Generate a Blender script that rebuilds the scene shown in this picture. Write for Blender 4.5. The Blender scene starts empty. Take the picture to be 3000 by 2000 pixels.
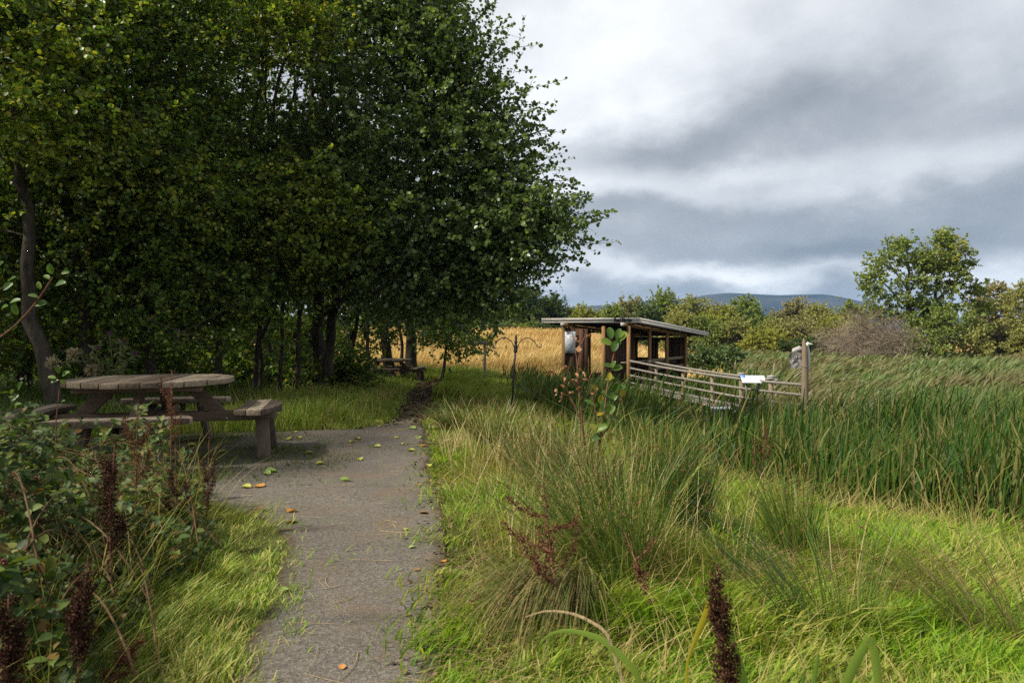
import bpy, bmesh, math, random
import numpy as np
from mathutils import Vector, Matrix

# ---------------------------------------------------------------- camera, world, sun
SC = bpy.context.scene
COL = SC.collection
CAMZ = 1.1
F = 2000.0          # focal length in photograph pixels (3000 wide)
HZ = 980.0          # row of the horizon in the photograph
cam = bpy.data.cameras.new("camera")
cam.lens = 24.0
cam.sensor_width = 36.0
cam.clip_start = 0.05
cam.clip_end = 12000
cam.dof.use_dof = True
cam.dof.focus_distance = 11.0
cam.dof.aperture_fstop = 6.3
camo = bpy.data.objects.new("camera", cam)
COL.objects.link(camo)
camo.location = (0, 0, CAMZ)
camo.rotation_euler = (math.radians(90 - 0.573), 0, 0)
SC.camera = camo
SC.view_settings.view_transform = 'Standard'
SC.view_settings.look = 'None'
SC.view_settings.exposure = 0.66
SC.view_settings.gamma = 1.0
SC.cycles.max_bounces = 7
SC.cycles.diffuse_bounces = 3
SC.cycles.glossy_bounces = 2
SC.cycles.transmission_bounces = 4
SC.cycles.volume_bounces = 0
SC.cycles.use_denoising = False
try:
    SC.cycles.denoiser = 'OPENIMAGEDENOISE'
    SC.cycles.denoising_prefilter = 'ACCURATE'
except Exception:
    pass
SC.cycles.sample_clamp_indirect = 1.6

SUN_EL, SUN_AZ = math.radians(47), math.atan2(-0.93, -0.37)     # azimuth from +Y towards +X
SUN_DIR = Vector((math.sin(SUN_AZ) * math.cos(SUN_EL), math.cos(SUN_AZ) * math.cos(SUN_EL), math.sin(SUN_EL)))
sun = bpy.data.lights.new("sun", 'SUN')
sun.energy = 5.0
sun.angle = math.radians(4.0)
sun.color = (1.0, 0.93, 0.80)
suno = bpy.data.objects.new("sun", sun)
COL.objects.link(suno)
suno.rotation_euler = (-SUN_DIR).to_track_quat('-Z', 'Y').to_euler()


class NT:
    """tiny node-tree helper"""
    def __init__(s, tree):
        s.t = tree; s.n = tree.nodes; s.l = tree.links
    def node(s, typ, **kw):
        n = s.n.new(typ)
        for k, v in kw.items():
            setattr(n, k, v)
        return n
    def put(s, sock, v):
        if isinstance(v, bpy.types.NodeSocket):
            s.l.new(v, sock)
        elif isinstance(v, (tuple, list)) and sock.type == 'RGBA' and len(v) == 3:
            sock.default_value = (*v, 1)
        else:
            sock.default_value = v
    def math(s, op, a, b=None, c=None, clamp=False):
        n = s.node('ShaderNodeMath', operation=op, use_clamp=clamp)
        s.put(n.inputs[0], a)
        if b is not None: s.put(n.inputs[1], b)
        if c is not None: s.put(n.inputs[2], c)
        return n.outputs[0]
    def noise(s, vec, scale, detail=3, rough=0.55, dist=0.0):
        n = s.node('ShaderNodeTexNoise')
        if vec is not None: s.l.new(vec, n.inputs['Vector'])
        n.inputs['Scale'].default_value = scale
        n.inputs['Detail'].default_value = detail
        n.inputs['Roughness'].default_value = rough
        n.inputs['Distortion'].default_value = dist
        return n.outputs['Fac']
    def ramp(s, fac, stops, interp='LINEAR'):
        n = s.node('ShaderNodeValToRGB')
        e = n.color_ramp.elements
        n.color_ramp.interpolation = interp
        while len(e) < len(stops): e.new(0.5)
        for i, (p, c) in enumerate(stops):
            e[i].position = p; e[i].color = (*c, 1)
        s.put(n.inputs[0], fac)
        return n.outputs[0]
    def mix(s, fac, a, b, blend='MIX'):
        n = s.node('ShaderNodeMix', data_type='RGBA', blend_type=blend)
        s.put(n.inputs[0], fac); s.put(n.inputs[6], a); s.put(n.inputs[7], b)
        return n.outputs[2]
    def mapping(s, vec, scale=(1, 1, 1), rot=(0, 0, 0)):
        n = s.node('ShaderNodeMapping')
        s.l.new(vec, n.inputs[0])
        n.inputs['Scale'].default_value = scale
        n.inputs['Rotation'].default_value = rot
        return n.outputs[0]


def srgb(r, g, b):
    f = lambda c: (c / 12.92 if c <= 0.04045 else ((c + 0.055) / 1.055) ** 2.4)
    return (f(r / 255), f(g / 255), f(b / 255))


world = bpy.data.worlds.new("World")
SC.world = world
world.use_nodes = True
w = NT(world.node_tree)
w.n.clear()
wo = w.node('ShaderNodeOutputWorld')
bg = w.node('ShaderNodeBackground')
bg.inputs['Strength'].default_value = 0.1
w.l.new(bg.outputs[0], wo.inputs[0])
sky = w.node('ShaderNodeTexSky', sky_type='NISHITA')
sky.sun_disc = False
sky.sun_elevation = SUN_EL
sky.sun_rotation = SUN_AZ
tc = w.node('ShaderNodeTexCoord')
D3 = tc.outputs['Generated']
sep = w.node('ShaderNodeSeparateXYZ'); w.l.new(D3, sep.inputs[0])
az0 = w.math('ARCTAN2', sep.outputs[0], sep.outputs[1])
el0 = w.math('ARCSINE', sep.outputs[2])
dmap = w.mapping(D3, (1, 1, 1.7))
wp1 = w.noise(dmap, 3.0, 5, 0.55)
wp2 = w.noise(w.mapping(D3, (1.1, 1.1, 1.9), (0.3, 0.5, 0.9)), 3.6, 6, 0.54)
az = w.math('ADD', az0, w.math('MULTIPLY', w.math('SUBTRACT', wp1, 0.5), 0.20))
el = w.math('ADD', el0, w.math('MULTIPLY', w.math('SUBTRACT', wp2, 0.5), 0.16))


def blob(u, v, wu, hv, amp, sharp_low=False):
    a, e = (u - 1500) / F, (HZ - v) / F
    A = math.atan(a); E = math.atan(e / math.sqrt(1 + a * a))
    x = w.math('DIVIDE', w.math('SUBTRACT', az, A), wu / F)
    y = w.math('DIVIDE', w.math('SUBTRACT', el, E), hv / F)
    r2 = w.math('ADD', w.math('MULTIPLY', x, x), w.math('MULTIPLY', y, y))
    g = w.math('EXPONENT', w.math('MULTIPLY', r2, -1.0))
    return w.math('MULTIPLY', g, amp)


wp3 = w.noise(w.mapping(D3, (1, 1, 1.35), (0.2, 0.1, 0.4)), 8.0, 7, 0.58)
L = w.math('ADD', w.math('MULTIPLY_ADD', w.math('SUBTRACT', wp2, 0.5), 0.42, 0.66), w.math('MULTIPLY', w.math('SUBTRACT', wp3, 0.5), 0.40))
for b in [(1750, 60, 560, 260, 0.26), (2950, 330, 420, 130, -0.16), (1920, 420, 210, 75, -0.34), (2330, 360, 340, 95, -0.20), (1600, 330, 200, 160, 0.20),
          (1720, 560, 200, 60, 0.24), (2180, 470, 260, 40, 0.24), (2900, 445, 330, 45, 0.18), (2350, 545, 400, 40, 0.10), (1900, 635, 360, 45, -0.16),
          (2650, 620, 620, 90, -0.34), (2450, 735, 520, 50, -0.34), (2120, 800, 250, 26, 0.34), (1800, 815, 240, 26, 0.16), (2350, 810, 300, 20, 0.12),
          (2300, 870, 600, 36, -0.30), (1600, 880, 260, 40, -0.18), (1650, 720, 240, 60, -0.08), (2960, 800, 200, 40, 0.26)]:
    L = w.math('ADD', L, blob(*b))
cloud = w.ramp(L, [(0.0, srgb(102, 109, 116)), (0.22, srgb(122, 128, 135)), (0.45, srgb(151, 155, 160)), (0.7, srgb(186, 189, 193)), (1.0, srgb(226, 228, 230))])
cl10 = w.node('ShaderNodeVectorMath', operation='SCALE'); w.l.new(cloud, cl10.inputs[0]); cl10.inputs['Scale'].default_value = 9.1
w.l.new(w.mix(0.94, sky.outputs[0], cl10.outputs[0]), bg.inputs['Color'])


# ---------------------------------------------------------------- helpers
def P(u, v, D):
    """point at depth D behind photograph pixel (u, v)"""
    return np.array([(u - 1500) / F * D, D, CAMZ + (HZ - v) / F * D])


def link(o, parent=None):
    COL.objects.link(o)
    if parent is not None:
        o.parent = parent
    return o


def tag(o, label=None, cat=None, group=None, kind=None):
    if label: o['label'] = label
    if cat: o['category'] = cat
    if group: o['group'] = group
    if kind: o['kind'] = kind
    return o


def thing(name, label, cat, loc=(0, 0, 0), rz=0.0, group=None):
    o = bpy.data.objects.new(name, None)
    o.empty_display_size = 0.2
    COL.objects.link(o)
    o.location = loc
    o.rotation_euler = (0, 0, rz)
    return tag(o, label, cat, group)


def np_mesh(name, V, FS, mat, parent=None, smooth=False):
    V = np.asarray(V, dtype=np.float32).reshape(-1, 3)
    me = bpy.data.meshes.new(name)
    me.vertices.add(len(V)); me.vertices.foreach_set('co', V.ravel())
    FS = [np.asarray(f, dtype=np.int32) for f in FS if len(f)]
    tot = sum(f.size for f in FS)
    n = sum(len(f) for f in FS)
    me.loops.add(tot); me.polygons.add(n)
    me.loops.foreach_set('vertex_index', np.concatenate([f.ravel() for f in FS]))
    st, k = [], 0
    for f in FS:
        st.append(k + np.arange(len(f)) * f.shape[1]); k += f.size
    me.polygons.foreach_set('loop_start', np.concatenate(st).astype(np.int32))
    if smooth:
        me.polygons.foreach_set('use_smooth', np.ones(n, dtype=bool))
    me.update(calc_edges=True)
    me.materials.append(mat)
    return link(bpy.data.objects.new(name, me), parent)


class MB:
    """collects shapes that become one mesh"""
    def __init__(s):
        s.V = []; s.F = {}; s.k = 0
    def add(s, V, FS):
        V = np.asarray(V, dtype=float).reshape(-1, 3)
        for f in FS:
            s.F.setdefault(len(f), []).append([i + s.k for i in f])
        s.V.append(V); s.k += len(V)
    def addn(s, V, FA):
        V = np.asarray(V, dtype=float).reshape(-1, 3)
        FA = np.asarray(FA)
        s.F.setdefault(FA.shape[1], []).extend((FA + s.k).tolist())
        s.V.append(V); s.k += len(V)
    def box(s, c, size, M=None):
        x, y, z = [d / 2 for d in size]
        V = np.array([(-x, -y, -z), (x, -y, -z), (x, y, -z), (-x, y, -z), (-x, -y, z), (x, -y, z), (x, y, z), (-x, y, z)])
        if M is not None: V = V @ np.array(M).T
        s.add(V + np.array(c), [(3, 2, 1, 0), (4, 5, 6, 7), (0, 1, 5, 4), (1, 2, 6, 5), (2, 3, 7, 6), (3, 0, 4, 7)])
    def bar(s, a, b, wd, ht, up=(0, 0, 1)):
        """rectangular timber from a to b: wd across, ht along up"""
        a = np.array(a, float); b = np.array(b, float)
        d = b - a; d = d / np.linalg.norm(d)
        sd = np.cross(d, up); sd /= np.linalg.norm(sd)
        u2 = np.cross(sd, d)
        V = []
        for p in (a, b):
            for q, r in ((-1, -1), (1, -1), (1, 1), (-1, 1)):
                V.append(p + sd * q * wd / 2 + u2 * r * ht / 2)
        s.add(V, [(3, 2, 1, 0), (4, 5, 6, 7), (0, 1, 5, 4), (1, 2, 6, 5), (2, 3, 7, 6), (3, 0, 4, 7)])
    def prism(s, poly, z0, z1):
        n = len(poly)
        V = [(x, y, z0) for x, y in poly] + [(x, y, z1) for x, y in poly]
        FS = [tuple(range(n - 1, -1, -1)), tuple(range(n, 2 * n))] + [(i, (i + 1) % n, n + (i + 1) % n, n + i) for i in range(n)]
        s.add(V, FS)
    def tube(s, pts, rad, sides=6, cap=True):
        pts = np.asarray(pts, float)
        n = len(pts)
        rad = np.broadcast_to(np.asarray(rad, float), (n,))
        T = np.gradient(pts, axis=0)
        T /= np.maximum(np.linalg.norm(T, axis=1, keepdims=True), 1e-9)
        ref = np.array([0.31, 0.95, 0.05]) if abs(T[0][2]) > 0.6 else np.array([0.0, 0.0, 1.0])
        A = np.cross(T, ref); A /= np.maximum(np.linalg.norm(A, axis=1, keepdims=True), 1e-9)
        B = np.cross(T, A)
        th = np.arange(sides) * 2 * math.pi / sides
        V = pts[:, None, :] + rad[:, None, None] * (A[:, None, :] * np.cos(th)[None, :, None] + B[:, None, :] * np.sin(th)[None, :, None])
        i = np.arange(n - 1)[:, None] * sides; j = np.arange(sides)[None, :]; j2 = (j + 1) % sides
        FA = np.stack([i + j, i + j2, i + sides + j2, i + sides + j], -1).reshape(-1, 4)
        k0 = s.k
        s.addn(V, FA)
        if cap and sides > 3:
            s.F.setdefault(sides, []).append([k0 + q for q in range(sides - 1, -1, -1)])
            s.F.setdefault(sides, []).append([k0 + (n - 1) * sides + q for q in range(sides)])
    def build(s, name, mat, parent=None, smooth=False, bevel=0.0):
        o = np_mesh(name, np.concatenate(s.V), [np.array(f) for f in s.F.values()], mat, parent, smooth)
        if bevel:
            m = o.modifiers.new('bevel', 'BEVEL'); m.width = bevel; m.segments = 2; m.limit_method = 'ANGLE'
        return o


def unit(v):
    return v / np.maximum(np.linalg.norm(v, axis=-1, keepdims=True), 1e-9)


def scatter(tv, pos, xd, zd, scale, stretch=None):
    """copies of template tv (k,3): x along xd, z along zd"""
    xd = unit(xd); yd = unit(np.cross(zd, xd)); zd = np.cross(xd, yd)
    sc = np.broadcast_to(np.asarray(scale, float), (len(pos),))[:, None, None]
    t = np.asarray(tv)[None]
    y = t[:, :, 1:2] if stretch is None else t[:, :, 1:2] * np.asarray(stretch)[:, None, None]
    return pos[:, None, :] + sc * (t[:, :, 0:1] * xd[:, None, :] + y * yd[:, None, :] + t[:, :, 2:3] * zd[:, None, :])


def tile_faces(tf, k, n):
    return (np.asarray(tf)[None] + (np.arange(n) * k)[:, None, None]).reshape(-1, len(tf[0]))


LEAF_V = np.array([(0, 0, 0), (.28, .42, .07), (.74, .40, .07), (1, 0, -.05), (.74, -.40, .07), (.28, -.42, .07)])
LEAF_F = [(0, 3, 2, 1), (0, 5, 4, 3)]
_st = [(0.10, .22, .03), (.32, .43, .07), (.58, .46, .08), (.82, .34, .05), (.95, .17, .02)]
BIG_V = [(0, 0, 0)]
for _t, _w, _h in _st:
    BIG_V += [(_t, _w, _h), (_t, 0, 0.0), (_t, -_w, _h)]
BIG_V.append((0.99, 0, -.03))
BIG_V = np.array(BIG_V)
OVATE_V = [(0, 0, 0)]
for _t, _w, _h in [(0.08, .20, .03), (.28, .33, .06), (.54, .30, .06), (.78, .17, .03), (.93, .06, .0)]:
    OVATE_V += [(_t, _w, _h), (_t, 0, 0.02 * math.sin(9 * _t)), (_t - .03, -_w, _h)]
OVATE_V.append((1.06, 0, -.08))
OVATE_V = np.array(OVATE_V)
CURL_V = np.array([(math.sin(3.6 * x) / 3.6 + .25 * x, y * .62, (1 - math.cos(3.6 * x)) / 3.6 + z) for x, y, z in BIG_V])
BIG_F4, BIG_F3 = [], [(0, 2, 1), (0, 3, 2)]
for _i in range(4):
    _a = 1 + 3 * _i
    BIG_F4 += [(_a, _a + 1, _a + 4, _a + 3), (_a + 1, _a + 2, _a + 5, _a + 4)]
BIG_F3 += [(13, 14, 16), (14, 15, 16)]


def leaves_mesh(name, pos, d, n, size, mat, parent, big=False, stretch=None):
    tv = BIG_V if big else LEAF_V
    V = scatter(tv, pos, d, n, size, stretch)
    k, N = len(tv), len(pos)
    FS = [tile_faces(BIG_F4, k, N), tile_faces(BIG_F3, k, N)] if big else [tile_faces(LEAF_F, k, N)]
    return np_mesh(name, V, FS, mat, parent, smooth=False)


def blades(base, hgt, wid, lean, bend, rng, levels=(0, .35, .7, 1.0), droop=0.35):
    """grass blades: base (N,3), lean (N,2) horizontal offset of the tip as a share of height"""
    N = len(base)
    wid = np.broadcast_to(np.asarray(wid, float), (N,))
    phi = rng.uniform(0, math.pi, N)
    wv = np.stack([np.cos(phi), np.sin(phi), np.zeros(N)], 1)
    V = []
    for t in levels:
        off = (t * (1 - bend) + t * t * bend)
        z = hgt * (t - droop * bend * t ** 3)
        c = base + np.stack([lean[:, 0] * hgt * off, lean[:, 1] * hgt * off, z], 1)
        if t < 1:
            wt = wid * (0.75 + 0.25 * min(1, t * 4)) * (1 - 0.55 * t * t)
            V += [c - wv * (wt / 2)[:, None], c + wv * (wt / 2)[:, None]]
        else:
            V.append(c)
    V = np.stack(V, 1)
    k = V.shape[1]; nl = len(levels)
    f4 = [(2 * i, 2 * i + 1, 2 * i + 3, 2 * i + 2) for i in range(nl - 2)]
    f3 = [(2 * (nl - 2), 2 * (nl - 2) + 1, k - 1)]
    return V, [tile_faces(f4, k, N), tile_faces(f3, k, N)]


def smooth01(x):
    x = np.clip(x, 0, 1)
    return x * x * (3 - 2 * x)


_perm = np.random.default_rng(7).uniform(-1, 1, (256, 256))


def vnoise(x, y, s):
    """smooth value noise, about -1..1"""
    x = np.asarray(x, float) / s; y = np.asarray(y, float) / s
    xi = np.floor(x).astype(int); yi = np.floor(y).astype(int)
    fx = smooth01(x - xi); fy = smooth01(y - yi)
    g = lambda a, b: _perm[a % 256, b % 256]
    return (g(xi, yi) * (1 - fx) + g(xi + 1, yi) * fx) * (1 - fy) + (g(xi, yi + 1) * (1 - fx) + g(xi + 1, yi + 1) * fx) * fy


# ---------------------------------------------------------------- materials
def new_mat(name):
    m = bpy.data.materials.new(name); m.use_nodes = True
    t = NT(m.node_tree); t.n.clear()
    out = t.node('ShaderNodeOutputMaterial')
    return m, t, out


def principled(t, out, color, rough=0.7, spec=0.3, normal=None, metal=0.0):
    b = t.node('ShaderNodeBsdfPrincipled')
    t.put(b.inputs['Base Color'], color)
    t.put(b.inputs['Roughness'], rough)
    b.inputs['Specular IOR Level'].default_value = spec
    b.inputs['Metallic'].default_value = metal
    if normal is not None: t.l.new(normal, b.inputs['Normal'])
    t.l.new(b.outputs[0], out.inputs[0])
    return b


def bump(t, h, strength=0.4, dist=0.01):
    b = t.node('ShaderNodeBump')
    b.inputs['Strength'].default_value = strength
    b.inputs['Distance'].default_value = dist
    t.l.new(h, b.inputs['Height'])
    return b.outputs[0]


def leaf_mat(name, stops, trans=0.35, rough=0.45, spec=0.35, patch=None, pscale=0.6, tint=1.25):
    """leaf or blade: colour picked per leaf, part of the light passing through; patch = second list mixed in by place"""
    m, t, out = new_mat(name)
    geo = t.node('ShaderNodeNewGeometry')
    col = t.ramp(geo.outputs['Random Per Island'], stops)
    if patch:
        c2 = t.ramp(geo.outputs['Random Per Island'], patch)
        f = t.ramp(t.noise(geo.outputs['Position'], pscale, 3, 0.6), [(0.42, (0, 0, 0)), (0.60, (1, 1, 1))])
        col = t.mix(f, col, c2)
    b = t.node('ShaderNodeBsdfPrincipled')
    t.l.new(col, b.inputs['Base Color'])
    b.inputs['Roughness'].default_value = rough
    b.inputs['Specular IOR Level'].default_value = spec
    tr = t.node('ShaderNodeBsdfTranslucent')
    t.l.new(t.mix(1.0, col, (tint, tint * 1.05, 0.55), 'MULTIPLY'), tr.inputs[0])
    mx = t.node('ShaderNodeMixShader'); mx.inputs[0].default_value = trans
    t.l.new(b.outputs[0], mx.inputs[1]); t.l.new(tr.outputs[0], mx.inputs[2])
    t.l.new(mx.outputs[0], out.inputs[0])
    return m


def ev(cols):
    n = len(cols)
    return [(i / (n - 1), c) for i, c in enumerate(cols)]


def wood_mat(name, a, b, c, along='X', scale=1.0, rough=0.8):
    """weathered timber, grain along an object axis"""
    m, t, out = new_mat(name)
    tcn = t.node('ShaderNodeTexCoord')
    sc = {'X': (1.2, 22, 22), 'Y': (22, 1.2, 22), 'Z': (22, 22, 1.2)}[along]
    g = t.noise(t.mapping(tcn.outputs['Object'], tuple(k * scale for k in sc)), 1.6, 5, 0.65, 0.3)
    big = t.noise(tcn.outputs['Object'], 2.2, 3)
    geo = t.node('ShaderNodeNewGeometry')
    f = t.math('ADD', t.math('MULTIPLY', g, 0.7), t.math('ADD', t.math('MULTIPLY', big, 0.35), t.math('MULTIPLY', t.math('SUBTRACT', geo.outputs['Random Per Island'], 0.5), 0.40)))
    col = t.ramp(f, [(0.30, a), (0.52, b), (0.78, c)])
    principled(t, out, col, rough, 0.25, bump(t, g, 0.5, 0.004))
    return m


def flat_mat(name, col, rough=0.6, spec=0.3, var=0.25, metal=0.0):
    m, t, out = new_mat(name)
    tcn = t.node('ShaderNodeTexCoord')
    n = t.noise(tcn.outputs['Object'], 9, 4)
    c2 = tuple(min(1, k * (1 + var)) for k in col); c1 = tuple(k * (1 - var) for k in col)
    principled(t, out, t.ramp(n, [(0.3, c1), (0.7, c2)]), rough, spec, bump(t, n, 0.2, 0.004), metal)
    return m


def bark_mat(name, a, b, c):
    m, t, out = new_mat(name)
    geo = t.node('ShaderNodeNewGeometry')
    g = t.noise(t.mapping(geo.outputs['Position'], (14, 14, 4)), 1.5, 5, 0.65)
    big = t.noise(geo.outputs['Position'], 1.4, 3)
    f = t.math('ADD', t.math('MULTIPLY', g, 0.6), t.math('MULTIPLY', big, 0.4))
    principled(t, out, t.ramp(f, [(0.35, a), (0.5, b), (0.66, c)]), 0.9, 0.15, bump(t, g, 0.8, 0.02))
    return m


M = {}
# crowns
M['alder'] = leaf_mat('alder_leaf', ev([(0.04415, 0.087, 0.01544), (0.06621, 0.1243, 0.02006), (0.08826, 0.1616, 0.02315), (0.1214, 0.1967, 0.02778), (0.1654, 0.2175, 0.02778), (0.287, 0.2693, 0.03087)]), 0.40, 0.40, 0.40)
M['alder_lit'] = leaf_mat('alder_leaf_yellow_lit', ev([(0.07087, 0.1261, 0.02025), (0.1114, 0.1844, 0.027), (0.162, 0.2329, 0.03375), (0.243, 0.2911, 0.03375), (0.3848, 0.3492, 0.04219)]), 0.42, 0.4, 0.4)  # yellowing alder tips, with the sunlit look also put into the leaf colour
M['alder_grey'] = leaf_mat('alder_leaf_grey', ev([(0.05775, 0.09565, 0.0294), (0.084, 0.1315, 0.0378), (0.1103, 0.1674, 0.0462), (0.1444, 0.2034, 0.0588), (0.1837, 0.2391, 0.063)]), 0.36, 0.36, 0.5)
M['far_green'] = leaf_mat('far_green_leaf', ev([(0.09499, 0.1425, 0.02985), (0.1357, 0.19, 0.038), (0.19, 0.2375, 0.04614), (0.2578, 0.285, 0.05157)]), 0.3, 0.5, 0.3)
M['far_dark'] = leaf_mat('far_dark_leaf', ev([(0.05175, 0.08625, 0.023), (0.069, 0.1092, 0.02875), (0.09775, 0.138, 0.0368)]), 0.25, 0.5, 0.3)
M['far_yellow'] = leaf_mat('far_yellow_leaf', ev([(0.1628, 0.1954, 0.02836), (0.2388, 0.2551, 0.0361), (0.3257, 0.304, 0.04512)]), 0.35, 0.5, 0.3)
M['far_olive'] = leaf_mat('far_olive_leaf', ev([(0.1552, 0.1777, 0.04512), (0.215, 0.2304, 0.06188), (0.2746, 0.2699, 0.07735), (0.3224, 0.2895, 0.09024)]), 0.3, 0.55, 0.25)
M['far_brown'] = leaf_mat('far_brown_leaf', ev([(0.1681, 0.155, 0.06555), (0.2176, 0.1978, 0.08194), (0.267, 0.2353, 0.09832), (0.2472, 0.246, 0.0874)]), 0.25, 0.6, 0.2)
M['gorse'] = leaf_mat('gorse_leaf', ev([(.03, .055, .012), (.05, .085, .018), (.075, .105, .022)]), 0.15, 0.6, 0.2)
M['sapling'] = leaf_mat('sapling_leaf', ev([(.05, .10, .02), (.08, .15, .025), (.10, .18, .03), (.17, .24, .03)]), 0.45, 0.38, 0.4)
M['sapling_yellow'] = leaf_mat('sapling_leaf_yellow', ev([(.25, .22, .02), (.35, .28, .03), (.2, .2, .03)]), 0.4, 0.45, 0.3)
M['copper'] = leaf_mat('copper_dead_leaf', ev([(0.187, 0.08075, 0.03825), (0.272, 0.133, 0.06375), (0.357, 0.1995, 0.102)]), 0.15, 0.55, 0.3)
M['bramble'] = leaf_mat('bramble_leaf', ev([(0.0164, 0.0328, 0.0082), (0.02788, 0.05248, 0.01148), (0.041, 0.07216, 0.01476), (0.0574, 0.0943, 0.01968), (0.082, 0.1189, 0.0246), (0.0984, 0.1312, 0.0246), (0.123, 0.1271, 0.0246), (0.0492, 0.082, 0.0164), (0.0369, 0.0697, 0.01476), (0.164, 0.0902, 0.0246)]), 0.28, 0.55, 0.22)
# grasses
GREEN = ev([(.07, .155, .010), (.12, .235, .012), (.17, .30, .015), (.23, .34, .02), (.32, .35, .04)])
STRAW = ev([(.13, .16, .025), (.22, .21, .05), (.34, .27, .095), (.45, .35, .15), (.30, .20, .085)])
M['grass'] = leaf_mat('grass_blade', GREEN, 0.4, 0.5, 0.25, patch=ev([(.10, .18, .014), (.17, .26, .02), (.24, .31, .03), (.34, .33, .08), (.46, .37, .14)]), pscale=1.3)
M['straw'] = leaf_mat('straw_blade', STRAW, 0.3, 0.6, 0.2, patch=ev([(.09, .135, .018), (.13, .17, .025), (.22, .21, .05), (.33, .26, .09)]), pscale=1.1)
M['pale_stalk'] = leaf_mat('pale_stalk_blade', ev([(.30, .24, .10), (.42, .34, .16), (.54, .45, .24), (.36, .25, .11)]), 0.25, 0.6, 0.2)
M['thatch'] = leaf_mat('thatch_blade', ev([(.12, .08, .03), (.20, .14, .06), (.30, .22, .10), (.40, .31, .16)]), 0.2, 0.7, 0.15)
M['verge'] = leaf_mat('verge_blade', ev([(0.0585, 0.1254, 0.011), (0.117, 0.2178, 0.0154), (0.1755, 0.2904, 0.0198), (0.2457, 0.3564, 0.033), (0.351, 0.3564, 0.077), (0.4914, 0.4356, 0.143)]), 0.35, 0.5, 0.25, patch=ev([(0.0702, 0.132, 0.0132), (0.1404, 0.2244, 0.0176), (0.234, 0.2904, 0.044), (0.3978, 0.3564, 0.11), (0.351, 0.2904, 0.099)]), pscale=1.6)
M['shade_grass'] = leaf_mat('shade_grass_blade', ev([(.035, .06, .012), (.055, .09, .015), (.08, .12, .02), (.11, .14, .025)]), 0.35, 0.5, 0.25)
M['field'] = leaf_mat('field_blade', ev([(0.3536, 0.2423, 0.09239), (0.4472, 0.3232, 0.1355), (0.5408, 0.3986, 0.1847), (0.624, 0.4956, 0.2586)]), 0.25, 0.65, 0.15, patch=ev([(0.312, 0.1939, 0.06772), (0.3848, 0.2478, 0.09239), (0.4784, 0.3232, 0.1355)]), pscale=0.12)
M['rush'] = leaf_mat('rush_blade', ev([(0.0375, 0.0805, 0.012), (0.0625, 0.115, 0.016), (0.09375, 0.1495, 0.022), (0.15, 0.1782, 0.03), (0.3, 0.23, 0.07)]), 0.2, 0.45, 0.3)
M['rush_dry'] = leaf_mat('rush_blade_dry', ev([(0.04505, 0.07557, 0.0131), (0.09009, 0.1067, 0.02457), (0.1556, 0.1334, 0.04505), (0.2047, 0.1601, 0.06552), (0.2457, 0.1956, 0.09009)]), 0.2, 0.55, 0.2)
M['rush_dark'] = leaf_mat('rush_blade_dark', ev([(0.0196, 0.0462, 0.0105), (0.0308, 0.066, 0.0135), (0.049, 0.088, 0.0165), (0.084, 0.121, 0.01875)]), 0.2, 0.42, 0.35)
M['reed'] = leaf_mat('reed_blade', ev([(0.01631, 0.04708, 0.006925), (0.02447, 0.06591, 0.009234), (0.03534, 0.08402, 0.01154), (0.04894, 0.1009, 0.01385), (0.07069, 0.1143, 0.01732), (0.1305, 0.1211, 0.03463), (0.1848, 0.1681, 0.06349)]), 0.3, 0.5, 0.2)
M['reed_far'] = leaf_mat('reed_blade_far', ev([(0.03985, 0.0832, 0.0175), (0.05981, 0.1109, 0.02228), (0.08766, 0.1426, 0.03182), (0.1355, 0.1822, 0.04376), (0.1913, 0.1742, 0.06365)]), 0.3, 0.45, 0.3, patch=ev([(0.0797, 0.0752, 0.02387), (0.1196, 0.099, 0.0358), (0.1674, 0.1228, 0.05569), (0.09561, 0.1188, 0.03182), (0.2072, 0.1505, 0.0716)]), pscale=0.22)
M['iris'] = leaf_mat('iris_blade', ev([(0.112, 0.203, 0.036), (0.192, 0.29, 0.048), (0.288, 0.348, 0.048)]), 0.35, 0.4, 0.35)
M['iris_yellow'] = leaf_mat('iris_blade_yellow', ev([(.45, .36, .02), (.5, .42, .05)]), 0.35, 0.4, 0.35)
M['dock'] = leaf_mat('dock_seed', ev([(0.01728, 0.0072, 0.003888), (0.03168, 0.01152, 0.00648), (0.04896, 0.01872, 0.00972), (0.06912, 0.03024, 0.01426)]), 0.12, 0.7, 0.15)
M['dock_red'] = leaf_mat('dock_seed_red', ev([(0.0612, 0.0198, 0.0108), (0.0936, 0.0306, 0.0162), (0.1296, 0.0495, 0.027), (0.108, 0.063, 0.027)]), 0.15, 0.7, 0.15)
M['thistle'] = leaf_mat('thistle_green', ev([(.07, .09, .035), (.11, .13, .05), (.16, .16, .07)]), 0.2, 0.6, 0.2)
M['purple'] = leaf_mat('thistle_flower', ev([(.10, .03, .10), (.16, .05, .15)]), 0.2, 0.6, 0.2)
M['fluff'] = leaf_mat('thistle_fluff', ev([(.30, .24, .17), (.40, .33, .25)]), 0.3, 0.8, 0.1)
M['litter'] = leaf_mat('leaf_litter', ev([(0.03613, 0.02261, 0.0136), (0.06502, 0.04038, 0.0221), (0.1011, 0.06056, 0.0306), (0.1445, 0.0969, 0.04675), (0.1878, 0.1373, 0.0595)]), 0.1, 0.6, 0.25)
M['leaf_yellow'] = leaf_mat('fallen_leaf_yellow', ev([(.36, .36, .07), (.44, .42, .09)]), 0.15, 0.5, 0.3)
M['leaf_green'] = leaf_mat('fallen_leaf_green', ev([(.22, .30, .08), (.28, .36, .10)]), 0.15, 0.5, 0.3)
M['leaf_orange'] = leaf_mat('fallen_leaf_orange', ev([(.45, .20, .05), (.5, .24, .07)]), 0.15, 0.5, 0.3)
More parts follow.
